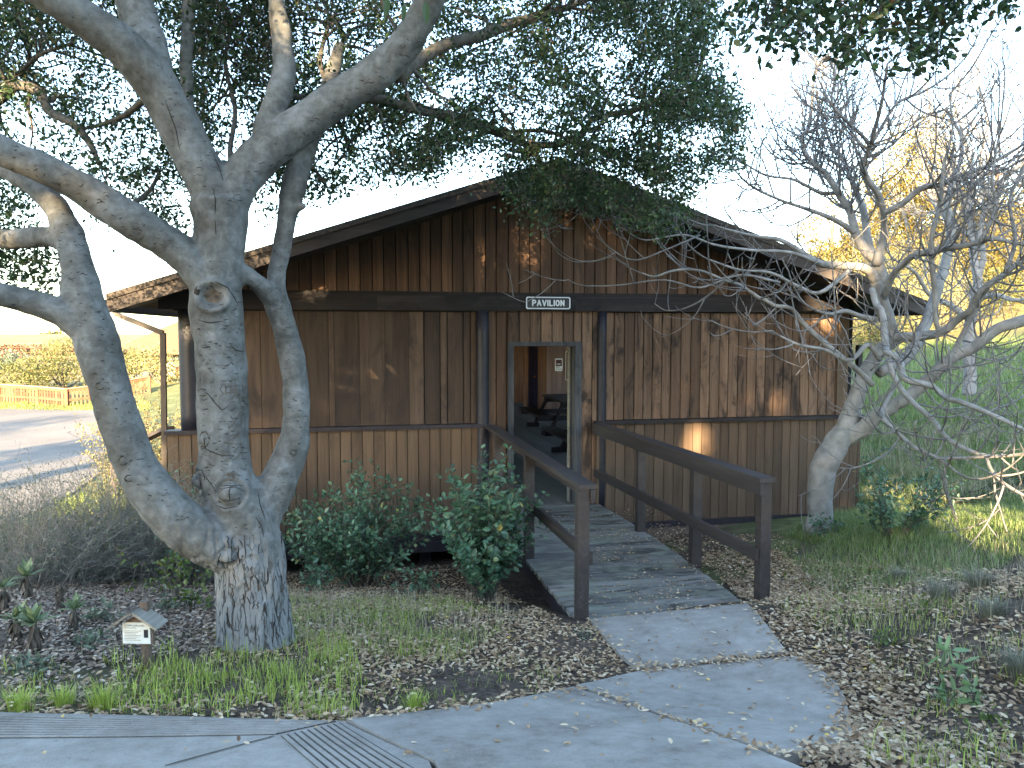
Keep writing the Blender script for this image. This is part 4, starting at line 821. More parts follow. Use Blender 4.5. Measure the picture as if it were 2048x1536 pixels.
# ------------------------------------------------ bare fig trees
def figtree(label,limbs,ntw,seedlen,mat,base,depthjit=.5,upbias=.55,lv=3,tr=(.0075,.0032),twigmat=None,side=None):
    t=thing('bare_tree',label,'tree',base); tr_=MB(); tw=MB(); srcs=[]
    for l in limbs:
        P,R=path3(l,6); n=len(P); ph=rng.uniform(0,9)
        P=P+np.stack([np.array([mnoise.noise((ph+i*.35,j*5.1,0))*R[i]*(.13 if R[i]>.02 else .3) for i in range(n)]) for j in range(3)],-1)
        (tr_ if R[0]>.022 else tw).tube(P,R,10 if R[0]>.03 else 6); srcs.append((P,R))
    def grow(p,d,L,r,lev):
        n=max(4,int(L/.055)); P=[p]; d=d/np.linalg.norm(d); kink=rng.normal(0,.35,3)
        for i in range(n):
            d=d+np.array([0,0,upbias*.17])+rng.normal(0,.04,3)+kink*.05
            if rng.random()<.06: d=d+rng.normal(0,.45,3)
            d/=np.linalg.norm(d); P.append(P[-1]+d*L/n)
        P=np.array(P); R=np.linspace(r,max(r*.55,tr[1]*.75),n+1); tw.tube(P,R,5 if lev<2 else 4)
        if lev<lv:
            for _ in range(rng.integers(2,4) if lev==1 else rng.integers(1,3)):
                i=rng.integers(max(1,n//3),n+1); tdir=P[i]-P[i-1]; tdir/=np.linalg.norm(tdir)
                a=rng.normal(0,1,3); a-=tdir*(a@tdir); a/=np.linalg.norm(a)+1e-9; grow(P[i],tdir*.55+a*.85,L*rng.uniform(.45,.8),max(R[i]*.78,tr[1]),lev+1)
    W=np.array([max(len(P)-6,1)*(1 if R[0]<.12 else .6)*(2.3 if P[:,2].mean()>3.4 else (.27 if P[:,0].mean()<5.0 else .8)) for P,R in srcs],float); W/=W.sum()
    for _ in range(ntw):
        P,R=srcs[rng.choice(len(srcs),p=W)]; i=rng.integers(len(P)//3,len(P)); td=P[min(i+1,len(P)-1)]-P[max(i-1,0)]; td/=np.linalg.norm(td)+1e-9
        if R[i]>.13: continue
        a=rng.normal(0,1,3); a-=td*(a@td); a/=np.linalg.norm(a)+1e-9; grow(P[i],td*.45+a*.9,seedlen*rng.uniform(.5,1.25),min(max(R[i]*.7,tr[1]*1.3),tr[0]*1.3),1)
    for P,R in srcs:
        if R[-1]<.05: grow(P[-1],P[-1]-P[-3],seedlen*.9,R[-1],1)
    tr_.build('trunk',mat,t,smooth=True); tw.build('twigs',twigmat or mat,t,smooth=True); return t
F=lambda l,d0,d1:[(x,y,w*(.88 if w>24 else 1),d0+(d1-d0)*k/(len(l)-1)) for k,(x,y,w) in enumerate(l)]
fb=atd(1636,1055,9.0); fb[2]=g1(fb[0],fb[1])-.1
FIG=[F([(1634,1075,66),(1640,1030,56),(1640,985,56),(1648,935,60),(1672,888,58),(1692,862,50)],9.0,8.9),
 F([(1684,875,46),(1700,832,42),(1716,785,37),(1737,735,34),(1764,698,33),(1786,680,31),(1781,655,30),(1766,607,28),(1750,560,26)],8.9,8.8),
 F([(1690,876,44),(1725,858,40),(1752,833,33),(1787,812,31),(1822,789,30),(1856,760,29),(1880,737,28),(1909,713,27),(1950,693,26),(1994,658,25),(2050,640,24),(2180,590,20)],8.9,7.8),
 F([(1758,745,22),(1785,731,24),(1810,719,23),(1833,687,23),(1848,655,22),(1862,620,21),(1877,571,20),(1889,535,19),(1901,465,17),(1895,400,13),(1915,340,9)],8.9,9.8),
 F([(1752,562,22),(1732,538,18),(1696,532,16),(1660,530,15),(1636,525,14),(1600,503,12),(1560,480,9),(1500,470,6),(1440,455,4)],8.8,8.0),
 F([(1764,600,26),(1766,571,24),(1757,527,22),(1732,503,20),(1711,465,18),(1701,426,16),(1679,390,15),(1653,349,13),(1636,335,11),(1611,308,10),(1604,273,9),(1616,258,8),(1624,205,7),(1632,137,5),(1665,100,4)],8.8,9.2),
 F([(1762,590,20),(1745,518,17),(1735,475,16),(1728,426,15),(1716,392,12),(1700,352,10),(1690,325,8),(1670,300,6)],8.8,9.6),
 F([(1752,530,18),(1766,475,14),(1768,440,13),(1765,414,13),(1754,385,13),(1735,359,12),(1728,330,10),(1736,305,9),(1741,290,9)],8.8,8.2),
 F([(1741,290,8),(1715,262,7),(1690,239,6),(1664,205,5),(1669,154,4),(1660,120,3)],8.2,8.0),
 F([(1741,290,8),(1768,246,7),(1796,205,6),(1844,185,5),(1885,160,4)],8.2,7.9),
 F([(1770,425,12),(1802,409,12),(1841,378,12),(1882,369,11),(1908,356,10),(1949,342,9),(2000,318,7),(2060,280,5)],8.5,7.8),
 F([(1780,684,24),(1804,675,21),(1848,672,19),(1883,664,17),(1918,637,15),(1941,620,14),(1961,583,13),(2010,547,11),(2060,510,9),(2150,450,6)],8.8,7.4),
 F([(1877,662,11),(1870,631,11),(1870,583,11),(1865,547,11),(1863,506,11),(1864,472,10),(1875,426,10),(1881,397,9),(1884,366,8),(1890,320,7),(1905,260,5),(1900,200,4)],8.2,7.6),
 F([(1770,590,14),(1785,552,13),(1807,527,13),(1829,511,13),(1865,501,13),(1913,494,12),(1961,484,11),(1985,477,10),(2050,490,7)],8.7,7.4),
 F([(1764,640,14),(1745,580,12),(1752,608,12),(1765,628,13),(1771,690,15),(1775,705,14),(1798,719,14),(1810,757,14),(1862,772,12),(1892,795,11),(1921,804,11),(1965,821,10),(2050,860,8),(2130,900,6)],8.6,6.6),
 F([(1771,700,12),(1785,745,11),(1804,780,11),(1833,812,10),(1862,836,10),(1892,874,9),(1930,897,9),(1979,912,8),(2060,908,6)],8.4,7.0),
 F([(1790,770,10),(1768,812,10),(1766,836,10),(1801,871,9),(1833,897,9),(1877,917,8),(1915,945,5)],8.4,7.2),
 F([(1877,917,7),(1950,915,6),(2010,912,5),(2070,902,4)],7.3,6.9),
 F([(1973,915,7),(1982,938,7),(2008,967,7),(2055,995,6)],7.1,6.7),
 F([(1745,770,12),(1715,740,11),(1674,707,11),(1635,674,11),(1605,645,10),(1590,625,9),(1577,615,8),(1549,611,7),(1530,600,7),(1512,592,7),(1480,570,6),(1451,561,6),(1399,541,5),(1348,541,5),(1310,553,4),(1280,545,3)],8.6,7.8),
 F([(1760,720,11),(1735,690,10),(1700,720,9),(1650,700,7),(1600,690,6),(1560,672,4)],8.5,8.1),
 F([(1752,640,12),(1720,632,10),(1690,622,9),(1660,628,7),(1630,620,5)],8.6,8.2),
 F([(1700,540,10),(1640,585,8),(1590,570,7),(1540,545,6),(1480,540,5),(1420,520,4)],8.4,7.6),
 F([(1640,527,9),(1580,505,7),(1500,500,6),(1430,490,5),(1370,470,4),(1300,480,3)],8.2,7.4),
 F([(1560,565,6),(1480,550,5),(1400,575,4),(1330,560,3),(1240,570,3),(1195,572,2.4)],7.9,7.3),
 F([(1400,470,4),(1330,500,3.4),(1270,520,3),(1225,500,2.6),(1190,470,2)],7.5,7.1),
 F([(1710,465,12),(1670,440,10),(1620,420,8),(1560,400,6),(1500,370,5),(1460,330,3)],8.9,8.6),
 F([(1676,385,10),(1640,385,8),(1590,360,6),(1530,350,5),(1480,320,3)],9.1,8.8),
 F([(1960,484,9),(1990,420,8),(1985,350,6),(2000,260,4)],7.6,7.4),F([(2010,547,9),(2030,480,8),(2020,400,6),(2050,330,5)],7.5,7.3),
 F([(1890,737,12),(1930,660,10),(1960,600,9),(1990,560,8),(2030,545,6)],8.3,7.6)]
figtree('bare fig tree with smooth pale curved trunks leaning over the right end of the pavilion',FIG,330,.95,M['figbark'],fb,twigmat=plain('fig_twigs',(.11,.105,.10),(.23,.22,.21),9,.75,.2),tr=(.0085,.0040))
# stub and burls on the leaning stem
FIG2=[F([(1940,760,24),(1937,667,22),(1949,607,20),(1956,559,18),(1947,511,16),(1947,462,15),(1937,426,13),(1945,360,10),(1930,280,7)],14.0,14.0),
 F([(1952,560,16),(1966,518,12),(1962,470,11),(1968,426,10),(1985,407,9),(2010,354,8),(2040,330,7),(2090,300,5)],14,13.5),
 F([(1947,472,12),(1913,455,11),(1884,426,10),(1862,395,7),(1850,340,5)],14,14.5),
 F([(1940,640,14),(1900,610,12),(1860,590,9),(1830,545,7),(1790,520,5)],14,13),F([(1945,600,12),(1990,590,10),(2040,600,8),(2110,570,6)],14,13),
 F([(1937,426,9),(1905,350,8),(1880,280,6),(1860,210,4)],14,14.4),F([(1985,407,8),(1960,330,7),(1975,250,5),(1960,180,4)],13.6,13.4)]
b2=atd(1940,760,14.0); b2[2]=g1(b2[0],b2[1])-.1; FIG2[0].insert(0,(1938,FIG2[0][0][1]+30,26,14.0))
figtree('paler bare tree standing on the grassy slope behind the fig',FIG2,150,.95,M['figbark_far'],b2,tr=(.009,.0045))
# ------------------------------------------------ shrubs
def shrub(name,label,cat,px,py,d,h,spread,nst,leaves,L,W,lm,twm=None,lean=(0,0),dens=1.0,side=2,group=None,r0=.006,droop=.0,bare=0.25):
    p=atd(px,py,d); b=np.array([p[0],p[1],g1(p[0],p[1])-.03]); t=thing(name,label,cat,b,group); st=MB(); lf=MB()
    for k in range(nst):
        a=rng.uniform(0,6.283); s=spread*math.sqrt(rng.random()); hh=h*rng.uniform(.55,1.0)*(1-.35*(s/spread)**2); o=np.array([math.cos(a)*s,math.sin(a)*s,0])
        P=[b+o*.12+rng.normal(0,.02,3)*(1,1,0)]; m=9; tip=b+o+np.array([lean[0],lean[1],hh]); c1=b+o*.35+np.array([0,0,hh*.55]); c1[:2]+=rng.normal(0,.06,2)
        u=np.linspace(0,1,m)[:,None]; P=P[0]*(1-u)**2+2*c1*u*(1-u)+tip*u*u+rng.normal(0,.012,(m,3)); P[:,2]-=droop*u[:,0]**3*hh; P[:,2]=np.maximum(P[:,2],b[2]); st.tube(P,np.linspace(r0,r0*.3,m),5)
        stems=[P]
        for _ in range(side):
            i=rng.integers(2,m-1); q=P[i]; dd=rng.normal(0,1,3); dd[2]=abs(dd[2])*.5+.3; dd/=np.linalg.norm(dd); ll=h*rng.uniform(.12,.3); Q=np.array([q+dd*ll*x+(0,0,.15*ll*x*x) for x in np.linspace(0,1,5)]); st.tube(Q,np.linspace(r0*.5,r0*.25,5),4); stems.append(Q)
        n=int(leaves/nst*dens); 
        if n<1: continue
        idx=rng.integers(0,len(stems),n) if side else np.zeros(n,int); idx=np.where(rng.random(n)<.45,0,idx); pos=[];dr=[]
        for j in idx:
            S=stems[j]; f=(bare+(1-bare)*rng.random() if j==0 else rng.random())*(len(S)-1); i=min(int(f),len(S)-2); q=S[i]+(S[i+1]-S[i])*(f-i); td=S[i+1]-S[i]; td/=np.linalg.norm(td)+1e-9; x=rng.normal(0,1,3); x-=td*(x@td); x/=np.linalg.norm(x)+1e-9
            pos.append(q+x*rng.uniform(.004,.03)); dr.append(x*.9+td*.45)
        n=len(pos); nr=rng.normal(0,.5,(n,3))+(0,-.15,.9); lf.leaves(np.array(pos),np.array(dr),nr,L*rng.uniform(.6,1.25,n),W*rng.uniform(.7,1.2,n),np.clip(rng.normal(.45,.22,n),0,1))
    st.build('stems',twm or M['limb'],t,smooth=True)
    if lf.n: lf.build('foliage',lm,t)
    return t
shrub('leafy_shrub','tall bright green broad-leaved shrub against the left handrail of the boardwalk','shrub',972,1190,7.15,1.55,.64,46,3000,.066,.044,M['holly'],dens=1)
t2=shrub('leafy_shoot','slender leafy shoot rising above the tall shrub beside the handrail','shrub',972,1150,7.3,1.75,.08,3,170,.06,.04,M['holly'],side=3)
shrub('leafy_shrub','dark green rounded shrub between the oak trunk and the boardwalk','shrub',722,1168,8.2,1.42,.85,60,3600,.058,.036,M['holly'],side=3)
shrub('leafy_shrub','thin open shrub right beside the curved oak stem and the low wall','shrub',628,1120,8.4,1.5,.36,14,520,.058,.036,M['holly'],side=2)
shrub('leafy_seedling','small dark leafy seedling at the foot of the skirt board near the oak','seedling',628,1176,7.6,.42,.22,8,120,.055,.036,M['holly'])
shrub('leafy_seedling','low sprig of toothed leaves on the dry grass left of the tall shrub','seedling',838,1192,7.3,.35,.24,8,120,.055,.04,M['holly'])
shrub('vine','yellowish trailing vine behind the foot of the oak','vine',350,1190,6.6,.75,.60,11,230,.045,.03,M['lime'],side=1,droop=.45)
shrub('leafy_shrub','glossy green shrub in the gap between the oak stems','shrub',392,1180,7.6,1.35,.40,16,750,.048,.03,M['holly'],side=2)
shrub('vine','small yellow-green sprigs on the leaf litter left of the oak trunk','vine',385,1225,5.8,.34,.30,8,110,.045,.032,M['lime'],droop=.3)
shrub('leafy_shrub','loose open shrub on the grass at the right corner of the pavilion','shrub',1788,1062,7.9,1.1,.58,18,1100,.056,.036,M['holly'],side=3)
shrub('leafy_seedling','small leafy shoots around the foot of the leaning fig trunk','seedling',1655,1050,8.6,.38,.22,8,120,.05,.032,M['holly'])
shrub('leafy_seedling','tiny grey-green weed at the foot of the near left post','weed',1168,1236,5.45,.13,.05,8,60,.035,.008,M['sageleaf'],r0=.002)
shrub('sapling','young sapling with long pale green leaves in the leaf litter','sapling',1910,1412,3.68,.36,.07,3,46,.085,.028,M['sapling'],side=1,r0=.005,bare=.05)
# sagebrush: wiry grey stems
def sage(label,px,py,d,h,spread,n,leafn):
    p=atd(px,py,d); b=np.array([p[0],p[1],g1(p[0],p[1])-.05]); t=thing('sagebrush',label,'sagebrush',b,'wiry sagebrush left of the oak'); st=MB(); lf=MB(); pts=[]
    for k in range(n):
        a=rng.uniform(0,6.283); s=spread*math.sqrt(rng.random()); hh=h*rng.uniform(.35,1)*(1-.55*(s/spread)**2); o=np.array([math.cos(a)*s,math.sin(a)*s*.8,0]); m=7; u=np.linspace(0,1,m)[:,None]
        s0=b+o*rng.uniform(.1,.7); tip=b+o*1.05+np.array([0,0,hh]); c1=(s0+tip)/2+np.array([0,0,hh*.30])+rng.normal(0,.10,3)
        P=s0*(1-u)**2+2*c1*u*(1-u)+tip*u*u+rng.normal(0,.014,(m,3)); r=rng.uniform(.0016,.0042); st.tube(P,np.linspace(r,r*.4,m),3,cap=False); pts.append(P[rng.integers(3,m)])
        for _ in range(2):
            q=P[rng.integers(2,m)]; dd=rng.normal(0,.12,3); dd[2]=abs(dd[2]); st.tube([q,q+dd*.6+rng.normal(0,.015,3),q+dd],r*.5,3,cap=False); pts.append(q+dd)
    st.build('stems',M['sagetwig'],t); pts=np.array(pts); i=rng.integers(0,len(pts),leafn); q=pts[i]+rng.normal(0,.035,(leafn,3)); dd=rng.normal(0,.6,(leafn,3))+(0,0,.8)
    lf.leaves(q,dd,rng.normal(0,1,(leafn,3)),rng.uniform(.018,.04,leafn),rng.uniform(.004,.008,leafn),np.clip(rng.normal(.45,.25,leafn),0,1)); lf.build('foliage',M['sageleaf'],t)
sage('wiry grey-green sagebrush at the left edge of the photo',40,1160,7.0,1.15,1.1,700,8200)
sage('tall wiry grey sagebrush mound just left of the low oak limb',215,1130,7.7,1.5,1.15,900,9500)
sage('dark twiggy brush under the low oak limb',340,1150,8.0,1.2,.85,700,2600)
shrub('leafy_shrub','bright sunlit yellow-green shrub beyond the sagebrush beside the ramp post','shrub',225,1020,10.6,1.0,.9,44,3200,.05,.018,M['lime'],side=3)
shrub('leafy_shrub','low grey-green shrub at the edge of the drive on the far left','shrub',28,1050,10.0,.52,.42,34,1500,.03,.012,M['sageleaf'],side=3)
shrub('leafy_shrub','tall pale sunlit shrub between the drive and the downpipe','shrub',288,965,14.2,2.5,1.25,70,8000,.055,.026,M['paleleaf'],side=3,r0=.008)
shrub('leafy_shrub','small pale sunlit shrub at the right edge of the drive','shrub',222,955,13.5,1.4,.5,30,1800,.045,.02,M['paleleaf'],side=2)
for px,py,d,h,sp,lab in [(175,1330,4.6,.16,.12,'low leafy weed among the grass left of the small sign'),(60,1395,4.1,.14,.14,'low sprawling weed at the lower left corner above the path'),(330,1235,5.7,.2,.15,'low weed on the pale litter right of the small sign'),(200,1270,5.2,.18,.13,'low grey-green weed behind the small sign')]: shrub('weed',lab,'weed',px,py,d,h,sp,9,110,.05,.02,M['sageleaf'],side=1,r0=.0025,bare=.05,group='low weeds by the small sign')
for px,py,d,h,sp,lab in [(1770,1290,4.7,.14,.12,'small green weed in the litter left of the sapling'),(1850,1240,5.0,.15,.14,'small green weed in front of the large bunchgrass tuft'),(1980,1480,3.4,.12,.12,'small green weed at the lower right corner'),(1690,1180,6.3,.16,.14,'small green weed beside the right handrail post'),(1620,1150,6.8,.15,.12,'tiny green weed on the litter behind the right handrail post')]: shrub('weed',lab,'weed',px,py,d,h,sp,9,90,.035,.016,M['lime'],side=1,r0=.002,bare=.05,group='low weeds on the right bank')
# rosette plants with withered skirts
def rosette(label,px,py,d,h,r,n,withered=40):
    p=ong(px,py); p=atd(px,py,d) if d else p; b=np.array([p[0],p[1],g1(p[0],p[1])-.02]); t=thing('rosette_plant',label,'plant',b,'withered rosette plants by the small sign')
    mb=MB(); mb.tube([b,b+(0.01,0,h*.5),b+(0,.01,h)],[.02,.016,.010],6); mb.build('stem',M['limb'],t)
    if n:
        lf=MB(); a=rng.uniform(0,6.283,n); el=rng.uniform(.1,1.2,n); dd=np.stack([np.cos(a)*np.cos(el),np.sin(a)*np.cos(el),np.sin(el)],-1); lf.leaves(np.tile(b+(0,0,h),(n,1)),dd,np.stack([-np.cos(a)*np.sin(el),-np.sin(a)*np.sin(el),np.cos(el)],-1),r*rng.uniform(.7,1.15,n),r*.34,rng.uniform(.2,1,n)); lf.build('leaf_rosette',M['mullein'],t)
    wl=MB(); a=rng.uniform(0,6.283,withered); z=rng.uniform(.15,.95,withered)*h; dd=np.stack([np.cos(a)*.5,np.sin(a)*.5,-np.ones(withered)],-1); wl.leaves(b+np.stack([np.cos(a)*.012,np.sin(a)*.012,z],-1),dd,np.stack([np.cos(a),np.sin(a),.3+0*a],-1),r*.7*rng.uniform(.6,1.2,withered),r*.25,rng.uniform(0,1,withered)); wl.build('withered_leaves',M['brownleaf'],t)
rosette('woolly green rosette on a dark withered stalk nearest the small sign',72,1345,4.45,.19,.13,22)
rosette('small green rosette with orange-brown dead leaves left of the woolly one',34,1335,4.6,.17,.11,16)
rosette('brown withered stump without green leaves behind the small sign',122,1255,5.5,.22,.07,0,60)
rosette('grey dead-leaved rosette at the left edge of the photo',10,1265,5.4,.2,.11,12,50)
rosette('little green rosette on a short stalk behind the grass tufts',150,1300,4.9,.17,.10,18,26)
rosette('pale thin-leaved rosette among the litter left of the small sign',55,1225,6.0,.2,.14,14,20)
# ------------------------------------------------ small interpretive sign shaped like a house
sp=atd(280,1345,4.25); sb=np.array([sp[0],sp[1],g1(sp[0],sp[1])-.03])
ss=thing('plant_sign','small weathered wooden sign with a gabled roof and a printed paper notice beside the oak','sign',sb); ss.rotation_euler=(0,0,-.24)
zt=atd(275,1202,4.25)[2]-sb[2]; kz=lambda py: atd(275,py,4.25)[2]-sb[2]; u=4.25/FPX
mb=MB(); mb.box((.004,.008,0),(.040,.044,zt)); mb.build('post',M['postwood'],ss,base=(0,0,0))
W0=.075; ss.scale=(1.14,1.14,1.0); zb,ztop=kz(1285),kz(1236)
mb=MB(); mb.add([(-W0,-.012,zb),(W0,-.012,zb),(W0,-.012,ztop-.022),(.0,-.012,ztop+.028),(-W0,-.012,ztop-.022),(-W0,.006,zb),(W0,.006,zb),(W0,.006,ztop-.022),(0,.006,ztop+.028),(-W0,.006,ztop-.022)],quads=[(0,1,2,4),(6,5,9,7),(0,5,6,1),(1,6,7,2),(4,9,5,0)],tris=[(4,2,3),(7,9,8)]); mb.build('back_board',M['postwood'],ss,base=(0,0,0))
for s,nm in ((-1,'a'),(1,'b')):
    mb=MB(); a=math.radians(38); d=np.array([s*math.cos(a),0,-math.sin(a)]); nrm=np.array([s*math.sin(a),0,math.cos(a)]); o=np.array([0,0,kz(1216)]); L=.148
    v=[o,o+d*L,o+d*L+nrm*.012,o+nrm*.012]; v=[p+np.array([0,y,0]) for y in (-.062,.05) for p in v]
    f=[(0,1,2,3),(7,6,5,4),(0,4,5,1),(1,5,6,2),(2,6,7,3),(3,7,4,0)]; mb.add(v,quads=f if s>0 else [q[::-1] for q in f],tint=.4+.2*s); mb.build('roof_board',M['greywood'],ss,base=(0,0,0))
mb=MB(); mb.box((-.070,-.0175,kz(1283)),(.066,-.0125,kz(1240))); pn=mb.build('paper_notice',M['paper'],ss,base=(0,0,0))
mb=MB(); mb.box((.036,-.0195,kz(1270)),(.056,-.0180,kz(1254))); mb.build('picture',M['signblue'],pn,base=(0,0,0))
mb=MB()
for k in range(7):
    z=kz(1257)-.0085*k; mb.box((-.060,-.0186,z-.0011),(.020-.012*((k*7)%3),-.0178,z+.0011))
mb.build('printed_lines',M['pale_rail'],pn,base=(0,0,0))
def texton(s,size,x,z,mat):
    o=text(s,size,(x,-.0184,z),mat,pn); o.parent=pn; return o
pn.location=(0,0,0)
def text_local(s,size,x,z,mat):
    cu=bpy.data.curves.new('t','FONT'); cu.body=s; cu.size=size; cu.extrude=.0003; o=bpy.data.objects.new('t',cu); C.objects.link(o); bpy.context.view_layer.update()
    me=bpy.data.meshes.new_from_object(o.evaluated_get(bpy.context.evaluated_depsgraph_get())); bpy.data.objects.remove(o)
    from mathutils import Matrix
    me.transform(Matrix.Translation((x,-.0184,z))@Matrix.Rotation(math.pi/2,4,'X')); me.materials.clear(); me.materials.append(mat); q=bpy.data.objects.new('lettering',me); C.objects.link(q); q.parent=pn
text_local('COAST LIVE OAK',.0125,-.060,kz(1247.5),M['ink']); text_local('Quercus agrifolia',.0085,-.060,kz(1251.5),M['ink'])
# ------------------------------------------------ far left: fences, hut, bushes
def fence_run(t,a,b,h,nm_post=True):
    d=b-a; L=np.linalg.norm(d[:2]); n=int(L/.17); pk=MB()
    for k in range(n):
        p=a+d*(k+.5)/n; pk.box((p[0]-.045,p[1]-.012,p[2]+.04),(p[0]+.045,p[1]+.012,p[2]+h-.06),rng.uniform(0,1))
    pk.build('picket_panel',M['redwood'],t)
    for z,m,hh in ((h,'pale_rail',.05),(h*.90,'redwood',.12),(h*.40,'redwood',.12)):
        mb=MB(); mb.beam(a+(0,-.03,z-.03),b+(0,-.03,z-.03),.16 if m=='pale_rail' else .04,hh); mb.build('top_rail' if m=='pale_rail' else 'rail',M[m],t)
pts=[atd(-420,800,38),atd(-200,803,38.6),atd(-90,805,39.3),atd(0,806,40),atd(76,809,39.6),atd(134,811,39.2),atd(215,808,40.2),atd(300,804,41.5)]
for p in pts: p[2]=g1(p[0],p[1])-.02
pf=thing('picket_fence','sunlit reddish wooden picket fence with pale top rail beyond the drive','fence',pts[3])
for a,b in zip(pts,pts[1:]): fence_run(pf,a,b,.98)
for p in pts:
    mb=MB(); mb.box((p[0]-.07,p[1]-.09,p[2]),(p[0]+.07,p[1]+.04,p[2]+1.0)); mb.build('post',M['redwood'],pf)
pr=thing('pipe_railing','rusty red railing with thin uprights on the far bank','railing',atd(80,716,75))
a=atd(-400,714,74); b=atd(230,717,75); n=26
for z in (1.0,.55,.08):
    mb=MB(); mb.tube([a+(0,0,z),(a+b)/2+(0,0,z),b+(0,0,z)],.035,6); mb.build('rail',M['rust'],pr)
for k in range(n+1):
    p=a+(b-a)*k/n; mb=MB(); mb.tube([(p[0],p[1],g1(p[0],p[1])-.6),p+(0,0,1.0)],.03,6); mb.build('post',M['rust'],pr)
def bush(label,px,py,d,w,h,n,L,lm,cat='bush',dep=None,name='bush',group=None,baseoff=.1):
    p=atd(px,py,d); b=np.array([p[0],p[1],g1(p[0],p[1])-baseoff]); t=thing(name,label,cat,b,group); lf=MB(); dep=dep or w*.7
    nl=max(5,int(w*3)); lob=[(rng.uniform(-.8,.8)*w/2,rng.uniform(-.8,.8)*dep/2,rng.uniform(.25,.8)*h,rng.uniform(.22,.42)*min(w,h*1.3)) for _ in range(nl)]
    k=rng.integers(0,nl,n); lo=np.array(lob)[k]; v=rng.normal(0,1,(n,3)); v/=np.linalg.norm(v,axis=1)[:,None]; r=lo[:,3]*rng.uniform(.55,1.12,n)
    q=lo[:,:3]+v*r[:,None]; q[:,2]=np.clip(q[:,2],.02,h*1.1); lf.leaves(b+q,v+rng.normal(0,.6,(n,3)),v+rng.normal(0,.5,(n,3)),L*rng.uniform(.6,1.3,n),L*.5*rng.uniform(.6,1.2,n),np.clip(rng.normal(.5,.25,n),0,1))
    mb=MB()
    for x,y,z,r in lob: mb.tube([b,b+np.array([x*.5,y*.5,z*.4]),b+np.array([x,y,z])],[.05,.035,.012],5)
    mb.build('stems',M['limb'],t); lf.build('foliage',lm,t); return t
bg='sunlit bushes behind the picket fence'
bush('sunlit yellow-green bush behind the left part of the picket fence',40,790,44,3.6,1.75,2600,.16,M['fieldleaf'],group=bg)
bush('tall sunlit yellow-green bush behind the fence beside the oak limb',128,790,45,3.4,2.35,2800,.16,M['fieldleaf'],group=bg)
bush('sunlit bush glimpsed behind the picket fence right of the low oak limb',250,780,46,3.2,1.9,2200,.16,M['fieldleaf'],group=bg)
bush('pale bush in front of the hut at the end of the picket fence',318,775,44,2.6,2.3,2000,.16,M['paleleaf'],group=bg)
bush('sunlit bush behind the fence beyond the left edge of the photo',-60,795,44,3.6,1.6,1600,.18,M['fieldleaf'],group=bg)
bush('long low rust-coloured bush behind the far red railing',70,716,80,17,1.05,4200,.26,M['redleaf'],dep=3)
bush('round orange-brown bush behind the railing at the left edge of the photo',8,700,84,3.0,1.0,1000,.25,M['fieldleaf'])
bush('green bush on the far bank beside the oak limb',150,700,90,7,1.5,1400,.28,M['fieldleaf'])
bush('dark low bush on the bank below the railing',12,745,60,3.2,1.5,1100,.22,M['sageleaf'])
bush('tiny dark tree on the horizon left of the oak limb',103,668,430,12,5.0,500,1.5,M['fieldleaf'],cat='tree',name='far_tree')
# hut
hb=atd(300,745,47); hb[2]=g1(hb[0],hb[1])-.1
hut=thing('visitor_hut','low cream-walled building with a tan shingled roof left of the downpipe','building',hb)
x0=atd(238,745,47)[0]; x1=x0+11.5; y0=hb[1]; y1=y0+9; ze=atd(300,703,47)[2]; zr=ze+3.0; zg=hb[2]; zw=atd(300,726,47)[2]
mb=MB(); mb.box((x0+.5,y0+.6,zg),(x1-.5,y1-.6,ze-.02)); mb.build('wall',M['cream'],hut)
mb=MB(); mb.box((x0+3.2,y0+.52,zg),(x1-.45,y0+.59,zw-.25)); mb.build('brick_base',M['brick'],hut)
for a,b in ((.7,1.5),(1.6,2.5),(2.6,4.4),(4.5,6.2)):
    mb=MB(); mb.box((x0+a,y0+.50,zw+.06),(x0+b,y0+.62,ze-.12)); wn=mb.build('window',M['darkwood'],hut); mb=MB(); mb.box((x0+a+.06,y0+.48,zw+.12),(x0+b-.06,y0+.495,ze-.18)); mb.build('pane',M['glass'],wn,base=hb)
mb=MB(); mb.box((x0+1.65,y0+.50,zg),(x0+2.4,y0+.60,zw+.02)); mb.build('door',M['glass'],hut)
e0=np.array([(x0-.4,y0-.3,ze),(x1+.4,y0-.3,ze),(x1+.4,y1+.3,ze),(x0-.4,y1+.3,ze)]); r0=[(x0+5.0,(y0+y1)/2,zr),(x1-5.0,(y0+y1)/2,zr)]
mb=MB(); v=np.vstack([e0,r0,e0-(0,0,.18)]); mb.add(v,quads=[(0,1,5,4),(2,3,4,5),(6,7,1,0),(7,8,2,1),(8,9,3,2),(9,6,0,3),(9,8,7,6)],tris=[(1,2,5),(3,0,4)]); mb.build('roof',M['shingle'],hut)
